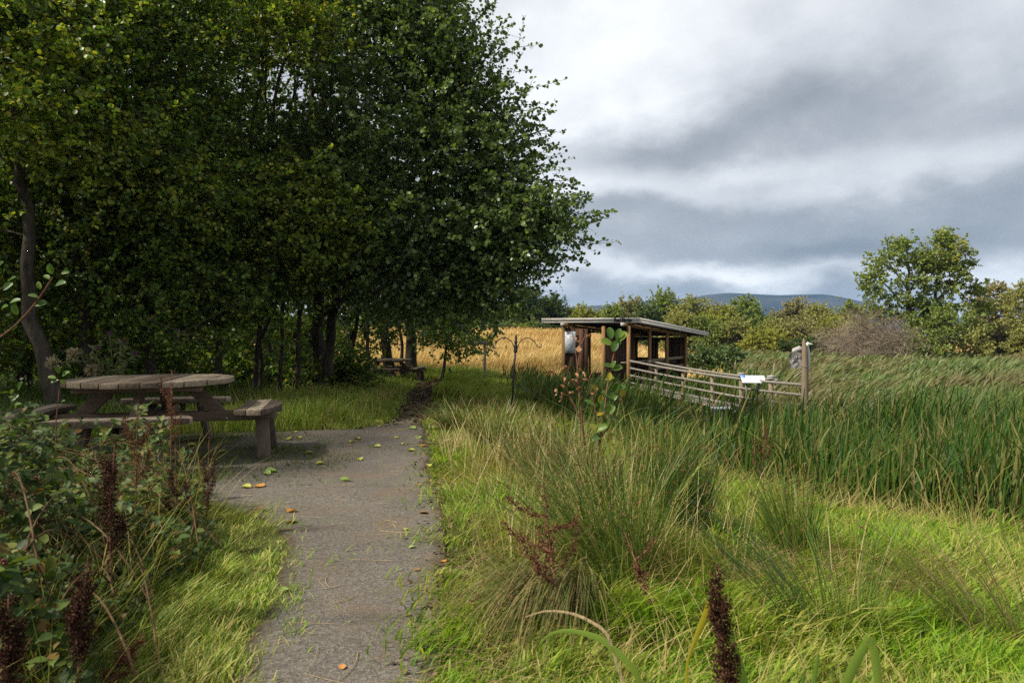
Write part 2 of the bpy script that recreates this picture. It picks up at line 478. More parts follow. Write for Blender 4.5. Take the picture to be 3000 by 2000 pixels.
M['leaf_brown'] = leaf_mat('fallen_leaf_brown', ev([(.20, .12, .06), (.26, .16, .08)]), 0.1, 0.6, 0.25)
# stems and bark
M['bark'] = bark_mat('alder_bark', (0.0243, 0.02025, 0.0162), (0.0513, 0.04185, 0.0324), (0.0945, 0.0783, 0.0594))
M['bark_pale'] = bark_mat('pale_bark', (.13, .115, .09), (.20, .18, .14), (.28, .25, .2))
M['bark_far'] = bark_mat('far_bark', (.06, .05, .038), (.10, .085, .065), (.15, .13, .1))
M['twig'] = bark_mat('bare_twig', (.15, .115, .085), (.22, .175, .13), (.30, .25, .19))
M['twig_red'] = bark_mat('sapling_stem', (.10, .045, .03), (.16, .08, .05), (.24, .14, .09))
M['cane'] = bark_mat('bramble_cane', (0.045, 0.02625, 0.015), (0.09, 0.0525, 0.02625), (0.15, 0.105, 0.0525))
M['stalk'] = bark_mat('dry_stalk', (.30, .22, .11), (.40, .30, .16), (.50, .40, .24))
# timber
M['table'] = wood_mat('weathered_table_timber', (0.0605, 0.044, 0.0301), (0.165, 0.125, 0.086), (0.319, 0.255, 0.1806), 'Y')
M['table_leg'] = wood_mat('table_leg_timber', (0.08194, 0.0609, 0.04514), (0.142, 0.105, 0.08003), (0.2185, 0.1733, 0.1334), 'Z')
M['table_frame'] = wood_mat('table_frame_timber', (0.085, 0.0588, 0.0375), (0.1445, 0.1029, 0.06875), (0.2125, 0.1666, 0.1125), 'X')
M['fascia'] = wood_mat('silvered_fascia_timber', (0.2508, 0.227, 0.198), (0.4488, 0.4158, 0.3762), (0.6336, 0.594, 0.5544), 'X', 0.7)
M['hut_post'] = wood_mat('hut_post_timber', (.14, .075, .028), (.23, .13, .05), (.33, .20, .085), 'Z')
M['hut_wall'] = wood_mat('hut_wall_timber', (.035, .018, .010), (.07, .034, .018), (.11, .055, .03), 'Z')
M['rail'] = wood_mat('rail_timber', (0.1102, 0.09643, 0.07577), (0.1722, 0.155, 0.1274), (0.248, 0.2273, 0.1929), 'X', 0.6)
M['rail_post'] = wood_mat('rail_post_timber', (0.104, 0.076, 0.048), (0.168, 0.128, 0.084), (0.24, 0.196, 0.14), 'Z')
M['carving'] = wood_mat('grey_carved_timber', (.16, .15, .14), (.28, .265, .25), (.42, .40, .38), 'Z')
M['carving_pale'] = wood_mat('pale_carved_timber', (.40, .38, .34), (.52, .50, .46), (.64, .62, .58), 'Z')
M['post_grey'] = wood_mat('grey_post_timber', (.10, .085, .065), (.17, .145, .11), (.24, .21, .17), 'Z')
M['iron'] = flat_mat('black_iron', (.018, .017, .018), 0.5, 0.4, 0.3)
M['bolt'] = flat_mat('zinc_bolt', (.45, .45, .46), 0.4, 0.5, 0.1, 0.6)
M['felt'] = flat_mat('roof_felt', (.06, .062, .058), 0.9, 0.1)
M['board'] = flat_mat('notice_white', (.55, .57, .58), 0.35, 0.4, 0.06)
M['panel'] = flat_mat('panel_white', (.66, .69, .73), 0.5, 0.3, 0.04)
M['panel_blue'] = flat_mat('panel_blue', (.16, .32, .66), 0.3, 0.45, 0.1)
M['print'] = flat_mat('panel_print', (.26, .32, .44), 0.5, 0.3, 0.1)
M['ink'] = flat_mat('black_letter', (.008, .008, .008), 0.5, 0.2, 0.1)
M['berry'] = flat_mat('bramble_berry', (.16, .012, .018), 0.35, 0.5, 0.5)


def ground_mat():
    m, t, out = new_mat('ground_soil')
    geo = t.node('ShaderNodeNewGeometry'); p = geo.outputs['Position']
    f = t.noise(p, 1.6, 5, 0.65)
    g = t.noise(p, 26, 4, 0.7)
    near = t.ramp(t.math('ADD', t.math('MULTIPLY', f, .6), t.math('MULTIPLY', g, .4)), [(0.36, (.030, .026, .014)), (0.48, (.055, .060, .018)), (0.6, (.10, .10, .03)), (0.72, (.17, .14, .06))])
    s = t.node('ShaderNodeSeparateXYZ'); t.l.new(p, s.inputs[0])
    fy = t.ramp(t.math('DIVIDE', t.math('SUBTRACT', s.outputs[1], 27.0), 8.0, clamp=True), [(0, (0, 0, 0)), (1, (1, 1, 1))])
    fx = t.noise(t.mapping(p, (0.05, 0.14, 0.05)), 1.6, 5, 0.6)
    field = t.ramp(fx, [(0.34, (.30, .17, .045)), (0.48, (.42, .26, .08)), (0.62, (.52, .35, .13)), (0.75, (.40, .32, .12))])
    far = t.ramp(t.math('DIVIDE', t.math('SUBTRACT', s.outputs[1], 130.0), 60.0, clamp=True), [(0, (0, 0, 0)), (1, (1, 1, 1))])
    col = t.mix(far, t.mix(fy, near, field), (.07, .085, .03))
    principled(t, out, col, 0.95, 0.1, bump(t, g, 0.7, 0.03))
    return m


def path_mat():
    m, t, out = new_mat('path_gravel')
    geo = t.node('ShaderNodeNewGeometry'); p = geo.outputs['Position']
    vo = t.node('ShaderNodeTexVoronoi'); t.l.new(p, vo.inputs['Vector']); vo.inputs['Scale'].default_value = 130
    sp = t.node('ShaderNodeSeparateColor'); t.l.new(vo.outputs['Color'], sp.inputs[0])
    fine = t.noise(p, 240, 3, 0.7)
    big = t.noise(p, 1.3, 4, 0.6)
    mid = t.noise(p, 9, 4, 0.6)
    f = t.math('ADD', t.math('MULTIPLY', sp.outputs[0], .42), t.math('ADD', t.math('MULTIPLY', fine, .30), t.math('ADD', t.math('MULTIPLY', big, .22), t.math('MULTIPLY', mid, .14))))
    col = t.ramp(f, [(0.20, (.040, .035, .029)), (0.46, (.092, .081, .068)), (0.66, (.135, .119, .100)), (0.94, (.26, .235, .20))])
    warm = t.ramp(t.noise(p, 2.1, 4, 0.65), [(0.48, (0, 0, 0)), (0.68, (.55, .55, .55))])
    col = t.mix(warm, col, (.135, .095, .062))
    moss = t.ramp(t.noise(p, 3.4, 5, 0.7), [(0.60, (0, 0, 0)), (0.72, (.5, .5, .5))])
    col = t.mix(moss, col, (.11, .125, .05))
    at_ = t.node('ShaderNodeAttribute', attribute_name='edge')
    ed = t.math('ADD', at_.outputs['Fac'], t.math('MULTIPLY', t.math('SUBTRACT', t.noise(p, 5.5, 5, 0.7), 0.5), 1.1))
    soil = t.ramp(t.noise(p, 30, 4, 0.7), [(0.35, (.035, .026, .016)), (0.6, (.075, .056, .034)), (0.75, (.10, .10, .035))])
    col = t.mix(t.ramp(ed, [(0.42, (0, 0, 0)), (0.80, (.9, .9, .9))]), col, soil)
    hgt = t.math('ADD', t.math('MULTIPLY', vo.outputs['Distance'], 1.0), t.math('MULTIPLY', fine, .5))
    principled(t, out, col, 0.93, 0.15, bump(t, hgt, 0.6, 0.006))
    return m


def water_mat():
    m, t, out = new_mat('pond_water')
    geo = t.node('ShaderNodeNewGeometry')
    n = t.noise(geo.outputs['Position'], 3.0, 3)
    principled(t, out, (.012, .015, .010), 0.05, 0.5, bump(t, n, 0.08, 0.02))
    return m


def hill_mat():
    m, t, out = new_mat('hill_heather_shadowed')  # heather tones darkened: cloud shadow over the hill is put into the colour
    geo = t.node('ShaderNodeNewGeometry')
    n = t.noise(t.mapping(geo.outputs['Position'], (.004, .004, .012)), 1.0, 6, 0.65)
    principled(t, out, t.ramp(n, [(0.38, (.012, .016, .014)), (0.5, (.025, .028, .022)), (0.62, (.05, .046, .034))]), 0.95, 0.05)
    return m


M['rush_flower'] = leaf_mat('rush_flower', ev([(.07, .035, .018), (.12, .065, .03), (.18, .10, .05)]), 0.1, 0.7, 0.1)
M['ground'] = ground_mat(); M['path'] = path_mat(); M['water'] = water_mat(); M['hill'] = hill_mat()
M['moss'] = leaf_mat('moss_blade', ev([(.06, .085, .014), (.09, .12, .018), (.13, .15, .025)]), 0.3, 0.6, 0.15)

# ---------------------------------------------------------------- terrain
_yl = [0.0, 2.16, 3.0, 3.55, 4.0, 4.4, 4.9, 5.2, 7.1, 7.6, 7.9, 8.5, 10.0, 15.4, 20.0, 22.0, 24.0]
_xl = [-1.0, -.89, -1.08, -1.19, -1.45, -2.07, -2.7, -4.6, -4.8, -3.6, -1.95, -1.55, -1.65, -2.31, -2.70, -2.64, -2.5]
_yr = [0.0, 2.15, 3.55, 3.86, 4.68, 5.24, 6.3, 7.1, 8.9, 10.1, 12.7, 19.0, 22.0, 24.0]
_xr = [-.05, -.26, -.34, -.39, -.49, -.58, -.75, -.89, -1.16, -1.34, -1.52, -1.90, -1.87, -1.7]
_ye = [0, 3, 5.3, 6.1, 8.2, 10, 13, 16, 22, 30, 40]
_xe = [6.5, 5.6, 4.5, 3.4, 2.05, 1.5, 0.9, 0.45, -.25, -.6, -1.0]


def path_l(y): return np.interp(y, _yl, _xl) + 0.05 * vnoise(y, 3.0, 0.7) + 0.02 * vnoise(y, 9.0, 0.2)
def path_r(y): return np.interp(y, _yr, _xr) + 0.05 * vnoise(y, 17.0, 0.7) + 0.02 * vnoise(y, 29.0, 0.2)
def reed_edge(y): return np.interp(y, _ye, _xe)


def H(x, y):
    x = np.asarray(x, float); y = np.asarray(y, float)
    zp = np.interp(y, [-60, 8, 22, 30, 60], [0, 0, -.42, -.6, -.6])
    xr = np.interp(y, _yr, _xr)
    te = np.maximum(reed_edge(y) - xr, 0.6)
    s = (x - xr) / te
    tgt = np.minimum(zp - .18, -.60)
    dz = np.interp(s, [0, .12, .5, 1.0, 1.7], [0, .02, .40, 1.0, 2.05])
    z = np.where(dz <= 1, zp + (tgt - zp) * dz, tgt + (-1.28 - tgt) * np.clip((dz - 1) / 1.05, 0, 1))
    lf = np.interp(y, [28, 34, 80, 150, 300], [-.62, -.45, 1.35, 2.6, 3.0])
    r = x / np.maximum(y, 1.0)
    wl = 1 - smooth01((r - .07) / .17)
    zf = -1.2 + (lf + 1.2) * wl
    m = smooth01((y - 26) / 9)
    z = z * (1 - m) + zf * m
    z = z + 0.02 * vnoise(x, y, 0.9) + 0.012 * vnoise(x + 40, y, 0.35)
    return z


def at(u, v, lo=1.2, hi=60):
    """ground point seen at photograph pixel (u, v)"""
    for _ in range(60):
        mid = (lo + hi) / 2
        p = P(u, v, mid)
        if p[2] > float(H(p[0], p[1])): lo = mid
        else: hi = mid
    p = P(u, v, lo); p[2] = float(H(p[0], p[1]))
    return p


def warp_axis(near, far, n):
    t = np.linspace(-1, 1, n)
    return np.sign(t) * (near * np.abs(t) + (far - near) * np.abs(t) ** 5)


gx = warp_axis(22, 4000, 420); gy = np.concatenate([np.linspace(-60, 0, 12)[:-1], np.linspace(0, 36, 260)[:-1], 36 + (np.linspace(0, 1, 130) ** 3.2) * 3960])
GX, GY = np.meshgrid(gx, gy)
V = np.stack([GX, GY, H(GX, GY)], -1)
nx, ny = len(gx), len(gy)
ii = (np.arange(ny - 1)[:, None] * nx + np.arange(nx - 1)[None, :]).reshape(-1)
tag(np_mesh('ground', V, [np.stack([ii, ii + 1, ii + 1 + nx, ii + nx], -1)], M['ground'], smooth=True), kind='structure')

# the path: a sheet of its own just above the ground
py = np.concatenate([np.arange(0.6, 9.0, 0.045), np.arange(9.0, 23.5, 0.12)])
cs = np.linspace(0, 1, 100)
PX = path_l(py)[:, None] * (1 - cs) + path_r(py)[:, None] * cs
PY = np.broadcast_to(py[:, None], PX.shape)
PZ = H(PX, PY) + 0.012
PZ[:, 0] -= 0.03; PZ[:, -1] -= 0.03
nx, ny = len(cs), len(py)
ii = (np.arange(ny - 1)[:, None] * nx + np.arange(nx - 1)[None, :]).reshape(-1)
po = tag(np_mesh('path', np.stack([PX, PY, PZ], -1), [np.stack([ii, ii + 1, ii + 1 + nx, ii + nx], -1)], M['path'], smooth=True), kind='structure')
ea = po.data.attributes.new('edge', 'FLOAT', 'POINT')      # how close a point lies to the soily rim of the path
ea.data.foreach_set('value', np.exp(-np.minimum(PX - PX[:, :1], PX[:, -1:] - PX) / .10).astype(np.float32).ravel())

WATER_Z = -1.0
tag(np_mesh('pond_water', [(1.5, 2.5, WATER_Z), (34, 2.5, WATER_Z), (34, 33, WATER_Z), (-2, 33, WATER_Z)], [np.array([(0, 1, 2, 3)])], M['water']), kind='structure')


def hill_strip(name, prof, depth, half):
    """a ridge: profile of (u, v) in the photograph at a distance, with real depth"""
    us = np.linspace(prof[0][0], prof[-1][0], 150)
    vs = np.interp(us, [p[0] for p in prof], [p[1] for p in prof])
    ts = np.linspace(-1, 1, 36)
    xs = (us - 1500) / F * depth
    hs = CAMZ + (HZ - vs) / F * depth
    X = np.broadcast_to(xs[None, :], (36, 150)); Y = depth + ts[:, None] * half + 0 * X
    fall = np.cos(ts * math.pi / 2)[:, None] ** 1.3
    n = vnoise(X, Y, 220) * 6 + vnoise(X + 999, Y, 90) * 3
    Z = hs[None, :] * fall + n * (1 - fall) * fall * 3 - 3 * (1 - fall)
    ii = (np.arange(35)[:, None] * 150 + np.arange(149)[None, :]).reshape(-1)
    tag(np_mesh(name, np.stack([X, Y, Z], -1), [np.stack([ii, ii + 1, ii + 151, ii + 150], -1)], M['hill'], smooth=True), kind='structure')


hill_strip('hills', [(1150, 990), (1500, 930), (1650, 902), (1720, 897), (1800, 892), (1880, 884), (1960, 878), (2020, 874), (2060, 865), (2120, 859), (2180, 862), (2260, 866), (2320, 864), (2380, 863), (2430, 873), (2480, 890), (2560, 925), (2700, 975), (2800, 990)], 2600, 700)
hill_strip('hills', [(2000, 990), (2500, 950), (2800, 930), (3100, 940), (3400, 975), (3600, 990)], 2900, 500)

RNG = np.random.default_rng(11)

# ---------------------------------------------------------------- picnic tables
def clip_poly(poly, axis, lo, hi):
    def half(pl, sgn, c):
        out = []
        for i in range(len(pl)):
            a, b = pl[i], pl[(i + 1) % len(pl)]
            da, db = sgn * (a[axis] - c), sgn * (b[axis] - c)
            if da >= 0: out.append(a)
            if (da >= 0) != (db >= 0):
                t = da / (da - db)
                out.append((a[0] + t * (b[0] - a[0]), a[1] + t * (b[1] - a[1])))
        return out
    pl = half(poly, 1, lo)
    return half(pl, -1, hi) if len(pl) > 2 else []


def rounded(poly, rad, n=4):
    out = []
    m = len(poly)
    for i in range(m):
        p = Vector(poly[i]); a = Vector(poly[i - 1]); b = Vector(poly[(i + 1) % m])
        da, db = (a - p), (b - p)
        r = min(rad, da.length * .45, db.length * .45)
        p0 = p + da.normalized() * r; p1 = p + db.normalized() * r
        for k in range(n + 1):
            t = k / n
            q = p0 * (1 - t) ** 2 + p * 2 * t * (1 - t) + p1 * t * t
            out.append((q.x, q.y))
    return out


def picnic_table(label, loc, rz):
    root = thing('picnic_table', label, 'picnic table', loc, rz, 'round timber picnic tables')
    R = 0.71
    circ = [(R * math.cos(a), R * math.sin(a)) for a in np.linspace(0, 2 * math.pi, 72, endpoint=False)]
    top = MB(); nb = 9; wb = 2 * R / nb
    for k in range(nb):
        lo = -R + k * wb + .006; hi = -R + (k + 1) * wb - .006
        pl = clip_poly(circ, 0, lo, hi)
        top.prism(pl, .69 + .0015 * ((k * 7) % 3), .735 + .002 * ((k * 5) % 3))
    tp = top.build('tabletop', M['table'], root, bevel=.009)
    for y in (-.42, .42):
        bat = MB(); bat.box((0, y, .665), (1.02, .09, .048)); bat.build('batten', M['table_frame'], root, bevel=.004)
    # crossed seat beams, one under each pair of seats
    for k in (0, 1):
        a = k * math.pi / 2
        c, s = math.cos(a), math.sin(a)
        z = .375 + .0015 * k
        for off in (-.05, .05):
            bm = MB()
            d = np.array((-s, c, 0)) * (off + .0)
            zz = z - (.002 if k else 0)
            bm.bar(np.array((-1.07 * c, -1.07 * s, zz)) + d, np.array((1.07 * c, 1.07 * s, zz)) + d, .042, .088 if k == 0 else .084)
            bm.build('beam', M['table_frame'], root, bevel=.004)
    for k in range(4):
        a = k * math.pi / 2
        c, s = math.cos(a), math.sin(a)
        lg = MB()
        lg.bar((.62 * c, .62 * s, .36), (.30 * c, .30 * s, .70), .055, .115, up=(c, s, 0.3))
        lg.build('strut', M['table_frame'], root, bevel=.004)
    for k in range(4):
        a = k * math.pi / 2
        c, s = math.cos(a), math.sin(a)
        rot = np.array([[c, -s, 0], [s, c, 0], [0, 0, 1]])
        outer = [(1.14 * math.cos(t), 1.14 * math.sin(t)) for t in np.linspace(-.50, .50, 22)]
        inner = [(.765 + .03 * (1 - abs(t)), .47 * t) for t in np.linspace(1, -1, 11)]
        poly = rounded(outer[:1] + outer[1:-1] + outer[-1:] + inner, .05, 3)
        st = MB()
        for lo, hi in ((.70, .876), (.884, 1.006), (1.014, 1.20)):
            pl = clip_poly(poly, 0, lo, hi)
            if len(pl) > 2:
                st.prism(pl, .425, .468 + .002 * (lo > .8) + .0015 * (lo > 1))
        st.V = [v @ rot.T for v in st.V]
        seat = st.build('seat', M['table'], root, bevel=.008)
        for y in (-.27, .27):
            bt = MB(); bt.box((.955, y, .397), (.34, .055, .052))
            bt.V = [v @ rot.T for v in bt.V]
            bt.build('seat_bearer', M['table_leg'], root, bevel=.004)
        for y in (-.27, .27):
            lg = MB()
            sg = 1 if y > 0 else -1
            lg.bar((.985, y - sg * .045, .42), (1.02, y + sg * .05, -.06), .055, .115, up=(1, 0, 0.1))
            lg.V = [v @ rot.T for v in lg.V]
            lg.build('leg', M['table_leg'], root, bevel=.005)
        for x, z in ((.66, .355), (.74, .39)):
            bo = MB(); bo.tube([(x, -.071, z), (x, -.079, z)], [.011, .010], 8)
            bo.V = [v @ rot.T for v in bo.V]
            bo.build('bolt', M['bolt'], root)
    return root


picnic_table('large round weathered picnic table with slatted top beside the gravel path', (-3.22, 6.1, 0.0), math.radians(14)).scale = (.965, .965, .965)
p2 = (-3.94, 22.0)
picnic_table('distant dark picnic table standing under the trees where the path bends', (p2[0], p2[1], float(H(*p2)) + .01), math.radians(-4))

# ---------------------------------------------------------------- hut
A2 = np.array((1.03, 23.6)); E1 = np.array((3.27, -.6)); E2 = np.array((4.7, 8.3))
DECK = -.85


def hp(s, t, z):
    q = A2 + E1 * s + E2 * t
    return np.array((q[0], q[1], z))


def roof_top(t): return 1.668 - .454 * t
def roof_low(t): return 1.492 - .452 * t


E1u = E1 / np.linalg.norm(E1); E2u = E2 / np.linalg.norm(E2)
hut = thing('pond_hut', 'open timber pond shelter with a low flat grey roof and lettered front edge', 'shelter', (0, 0, 0))


def quad_slab(mb, corners_low, corners_top):
    mb.add(list(corners_low) + list(corners_top), [(3, 2, 1, 0), (4, 5, 6, 7), (0, 1, 5, 4), (1, 2, 6, 5), (2, 3, 7, 6), (3, 0, 4, 7)])


mb = MB()
cs4 = ((.01, .005), (.99, .005), (.99, .995), (.01, .995))
quad_slab(mb, [hp(s, t, roof_low(t) + .03) for s, t in cs4], [hp(s, t, roof_top(t) - .012) for s, t in cs4])
roof = mb.build('roof', M['felt'], hut)
mb = MB()
c0, c1, c2, c3 = (0, 0), (1, 0), (1, 1), (0, 1)
for (pa, pb) in ((c0, c1), (c1, c2), (c2, c3), (c3, c0)):
    a, b = np.array(pa, float), np.array(pb, float)
    for lo, hi, out in ((0, .47, 0.0), (.485, 1.0, .012)):
        qa, qb = hp(*a, 0), hp(*b, 0)
        d = (qb - qa) / np.linalg.norm(qb - qa); nrm = np.array((d[1], -d[0], 0))
        V8 = []
        for zsel in (lo, hi):
            for pp, oo in ((qa, out), (qb, out), (qb, out - .035), (qa, out - .035)):
                tt = a[1] if np.allclose(pp[:2], qa[:2]) else b[1]
                z = roof_low(tt) + (roof_top(tt) - roof_low(tt)) * zsel
                e = d * (.035 if np.allclose(pp[:2], qb[:2]) else -.0) * 0
                q = pp + nrm * oo + e
                V8.append((q[0], q[1], z))
        mb.add(V8, [(3, 2, 1, 0), (4, 5, 6, 7), (0, 1, 5, 4), (1, 2, 6, 5), (2, 3, 7, 6), (3, 0, 4, 7)])
fasc = mb.build('fascia', M['fascia'], roof)
# joints where the boards of the fascia meet
# lettering on the front edge
cu = bpy.data.curves.new('lettering', 'FONT')
cu.body = 'Pond Dipping'; cu.size = .168; cu.extrude = .006; cu.offset = .0145; cu.align_x = 'LEFT'
cu.space_character = 1.16
to = bpy.data.objects.new('lettering_source', cu)
COL.objects.link(to)
dg = bpy.context.evaluated_depsgraph_get(); dg.update()
tme = bpy.data.meshes.new_from_object(to.evaluated_get(dg))
bpy.data.objects.remove(to); bpy.data.curves.remove(cu)
tme.materials.clear(); tme.materials.append(M['ink'])
let = bpy.data.objects.new('lettering', tme)
link(let, roof)
wtxt = max(v.co.x for v in tme.vertices)
s0 = .745
pl = hp(s0, 0, roof_low(0) + .052)
nr = np.array((E1u[1], -E1u[0], 0))
pl = pl + nr * .021
let.location = pl
let.rotation_euler = (math.radians(90), 0, math.atan2(E1u[1], E1u[0]))
let.scale = (.60 / wtxt, 1, 1)

mb = MB()
for s in (.235, .845):
    mb.bar(hp(s, -.012, roof_low(-.01) - .055), hp(s, .80, roof_low(.80) - .055), .14, .105)
beams = mb.build('roof_beam', M['hut_post'], roof)
for s in (.235, .845):
    q = hp(s, -.0135, roof_low(-.01) - .055)
    mb = MB(); mb.box(q, (.15, .02, .115)); mb.build('beam_end', M['fascia'], roof)
mb = MB()
for t in np.linspace(.06, .94, 9):
    mb.bar(hp(.02, t, roof_low(t) - .0), hp(.98, t, roof_low(t) - .0), .06, .05)
mb.build('rafter', M['hut_wall'], roof)
for s, t in ((.22, .005), (.885, .005), (.885, .24), (.885, .465), (.885, .752), (.22, .24), (.22, .752), (.625, .01)):
    mb = MB()
    mb.tube([hp(s, t, -1.4), hp(s, t, roof_low(t) - .10)], [.068, .064], 10)
    mb.build('post', M['hut_post'], hut, smooth=True)


def wall(name, a, b, z0, zt, mat=None, holes=()):
    """board wall between plan points a and b (s, t), with window openings given as (f0, f1, za, zb)"""
    mb = MB()
    pa, pb = hp(*a, 0)[:2], hp(*b, 0)[:2]
    Ln = np.linalg.norm(pb - pa); d = (pb - pa) / Ln
    n = max(3, int(Ln / .145))
    nrm = np.array((d[1], -d[0]))
    for k in range(n):
        f0, f1 = k / n, (k + 1) / n + .012 / Ln
        fm = (f0 + f1) / 2
        zz = zt(fm) if callable(zt) else zt
        segs = [(z0, zz)]
        for h0, h1, za, zb in holes:
            if h0 < fm < h1: segs = [(z0, za), (zb, zz)]
        off = .0235 * (k % 2)
        for lo, hi in segs:
            if hi - lo < .02: continue
            p0 = pa + d * Ln * f0 + nrm * off; p1 = pa + d * Ln * f1 + nrm * off
            cen = np.array([*(p0 + p1) / 2, (lo + hi) / 2])
            ang = math.atan2(d[1], d[0])
            Mx = ((math.cos(ang), -math.sin(ang), 0), (math.sin(ang), math.cos(ang), 0), (0, 0, 1))
            mb.box(cen, (Ln * (f1 - f0), .022, hi - lo), Mx)
    return mb.build(name, mat or M['hut_wall'], hut)


wall('wall', (.235, .012), (.46, .012), DECK + .05, 1.30)
wall('wall', (.215, .02), (.215, .745), DECK + .05, lambda f: 1.36 - .33 * f, holes=((.27, .50, -.35, 1.17),))
wall('wall', (.225, .758), (.88, .758), DECK + .05, .985, holes=((.055, .245, .12, .86), (.49, .63, .10, .85)))
wall('wall', (.63, .02), (.63, .30), DECK + .05, 1.22)
# notice board on the front wall
q0, q1 = hp(.235, .004, 0), hp(.345, .004, 0)
mb = MB(); mb.bar((q0[0], q0[1] - .02, .84), (q1[0], q1[1] - .02, .84), .025, .74)
nbo = mb.build('notice_board', M['board'], hut)
mb = MB()
for k in range(11):
    z = 1.13 - k * .055
    a = q0 + (q1 - q0) * .14; b = q0 + (q1 - q0) * (.88 - .25 * ((k * 3) % 4 == 1))
    mb.bar((a[0], a[1] - .034, z), (b[0], b[1] - .034, z), .003, .008)
mb.build('notice_text', M['print'], nbo)
# floor, side rail boards and shelf
mb = MB()
for k in range(26):
    t0, t1 = k / 26 * .80, (k + .93) / 26 * .80
    quad_slab(mb, [hp(.1, t0, DECK - .05), hp(.93, t0, DECK - .05), hp(.93, t1, DECK - .05), hp(.1, t1, DECK - .05)],
              [hp(.1, t0, DECK), hp(.93, t0, DECK), hp(.93, t1, DECK), hp(.1, t1, DECK)])
mb.build('floor', M['rail'], hut)
mb = MB()
mb.bar(hp(.86, .25, .13), hp(.86, .745, .13), .03, .11)
mb.bar(hp(.86, .25, -.20), hp(.86, .745, -.20), .03, .10)
mb.bar(hp(.82, .02, .14), hp(.82, .745, .14), .22, .03)
mb.build('side_rail', M['rail_post'], hut)
mb = MB()
mb.bar(hp(.30, .70, -.05), hp(.80, .70, -.05), .32, .045)
mb.bar(hp(.33, .70, -.45), hp(.34, .70, -.45), .30, .75)
mb.bar(hp(.76, .70, -.45), hp(.77, .70, -.45), .30, .75)
mb.build('shelf', M['rail_post'], hut)

# ---------------------------------------------------------------- boardwalk with rails
RP = [P(1846, 1057, 22.4), P(1920, 1072, 21.8), P(2000, 1086, 20.8), P(2085, 1099, 19.2), P(2170, 1110, 17.6), P(2257, 1119, 16.5), P(2352, 1127, 15.7)]
RP = np.array(RP)
bw = thing('boardwalk', 'timber boardwalk with three round rails leading across the pond to the shelter', 'boardwalk')


def smooth_curve(pts, n):
    pts = np.asarray(pts, float)
    d = np.concatenate([[0], np.cumsum(np.linalg.norm(np.diff(pts, axis=0), axis=1))])
    t = np.linspace(0, d[-1], n)
    out = np.stack([np.interp(t, d, pts[:, k]) for k in range(3)], 1)
    for _ in range(max(1, n // 12)):
        out[1:-1] = (out[:-2] + 2 * out[1:-1] + out[2:]) / 4
    return out


top = smooth_curve(RP, 40)
sidev = np.array((.55, .83, 0)); sidev /= np.linalg.norm(sidev)      # towards the far side of the walk
for k in range(3):
    mb = MB()
    mb.tube(top + np.array((0, 0, -.235 * k)), .035 - .002 * k, 8)
    mb.build('rail', M['rail'], bw, smooth=True)
mb = MB()
mb.tube(top[:34] + sidev * 1.5 + np.array((0, 0, -.05)), .038, 8)
mb.build('rail', M['rail'], bw, smooth=True)
for i in range(1, 6):
    mb = MB()
    q = RP[i] + sidev * .07
    mb.tube([(q[0], q[1], -1.5), (q[0], q[1], q[2] + (.10 if i >= 4 else .03))], [.058, .055], 10)
    pst = mb.build('post', M['rail_post'], bw, smooth=True)
    if i >= 4:
        kn = MB()
        z = q[2] + .06
        kn.tube([(q[0], q[1], z), (q[0], q[1], z + .012), (q[0], q[1], z + .04), (q[0], q[1], z + .05), (q[0], q[1], z + .06), (q[0], q[1], z + .085), (q[0], q[1], z + .10)],
                [.07, .095, .095, .07, .095, .095, .05], 12)
        kn.build('rope_carved_cap', M['carving'], pst, smooth=True)
mb = MB()
dk = smooth_curve(RP, 90)
for i in range(len(dk) - 1):
    a, b = dk[i], dk[i + 1]
    b2 = a + (b - a) * .93
    z0 = a[2] - .86
    quad_slab(mb, [(a[0], a[1], z0 - .045), (b2[0], b2[1], z0 - .045), (b2[0] + sidev[0] * 1.5, b2[1] + sidev[1] * 1.5, z0 - .045), (a[0] + sidev[0] * 1.5, a[1] + sidev[1] * 1.5, z0 - .045)],
              [(a[0], a[1], z0), (b2[0], b2[1], z0), (b2[0] + sidev[0] * 1.5, b2[1] + sidev[1] * 1.5, z0), (a[0] + sidev[0] * 1.5, a[1] + sidev[1] * 1.5, z0)])
mb.build('deck', M['rail'], bw)
mb = MB()
mb.tube(top + np.array((0, 0, -.235 * 3)) + sidev * -.02, .030, 6)
mb.build('kerb_rail', M['rail'], bw, smooth=True)

# low grey dipping box at the edge of the boardwalk
db = thing('dipping_box', 'low grey box with white rim standing in reeds below the boardwalk rail', 'box', P(2115, 1205, 16.6))
mb = MB(); mb.box((0, 0, -.15), (.40, .30, .42)); mb.build('casing', M['post_grey'], db, bevel=.01)
mb = MB(); mb.box((0, 0, .075), (.46, .36, .03)); mb.box((-.215, -.16, -.15), (.03, .03, .42)); mb.box((.215, -.16, -.15), (.03, .03, .42)); mb.build('rim', M['panel'], db, bevel=.004)

# tilted information panel
pc = P(2207, 1113, 16.9)
ip = thing('information_panel', 'white tilted information panel with a blue corner, fixed above the boardwalk rail', 'sign', pc, math.radians(-8))
tilt = Matrix.Rotation(math.radians(38), 3, 'X')
mb = MB(); mb.box((0, 0, .02), (.56, .27, .014), tilt); bd = mb.build('board', M['panel'], ip, bevel=.003)
mb = MB()
offs = np.array(tilt) @ np.array((-.235, .095, .009)); mb.box(offs + np.array((0, 0, .02)), (.12, .10, .004), tilt); mb.build('blue_corner', M['panel_blue'], bd)
mb = MB()
for k, (x, y, wd, ht) in enumerate(((.12, .08, .2, .010), (.15, .055, .18, .007), (.05, .0, .30, .007), (.05, -.025, .28, .007), (-.02, -.06, .05, .03), (.10, -.07, .2, .006))):
    mb.box(np.array(tilt) @ np.array((x, y, .009)) + np.array((0, 0, .02)), (wd, ht, .003), tilt)
mb.build('printing', M['print'], bd)
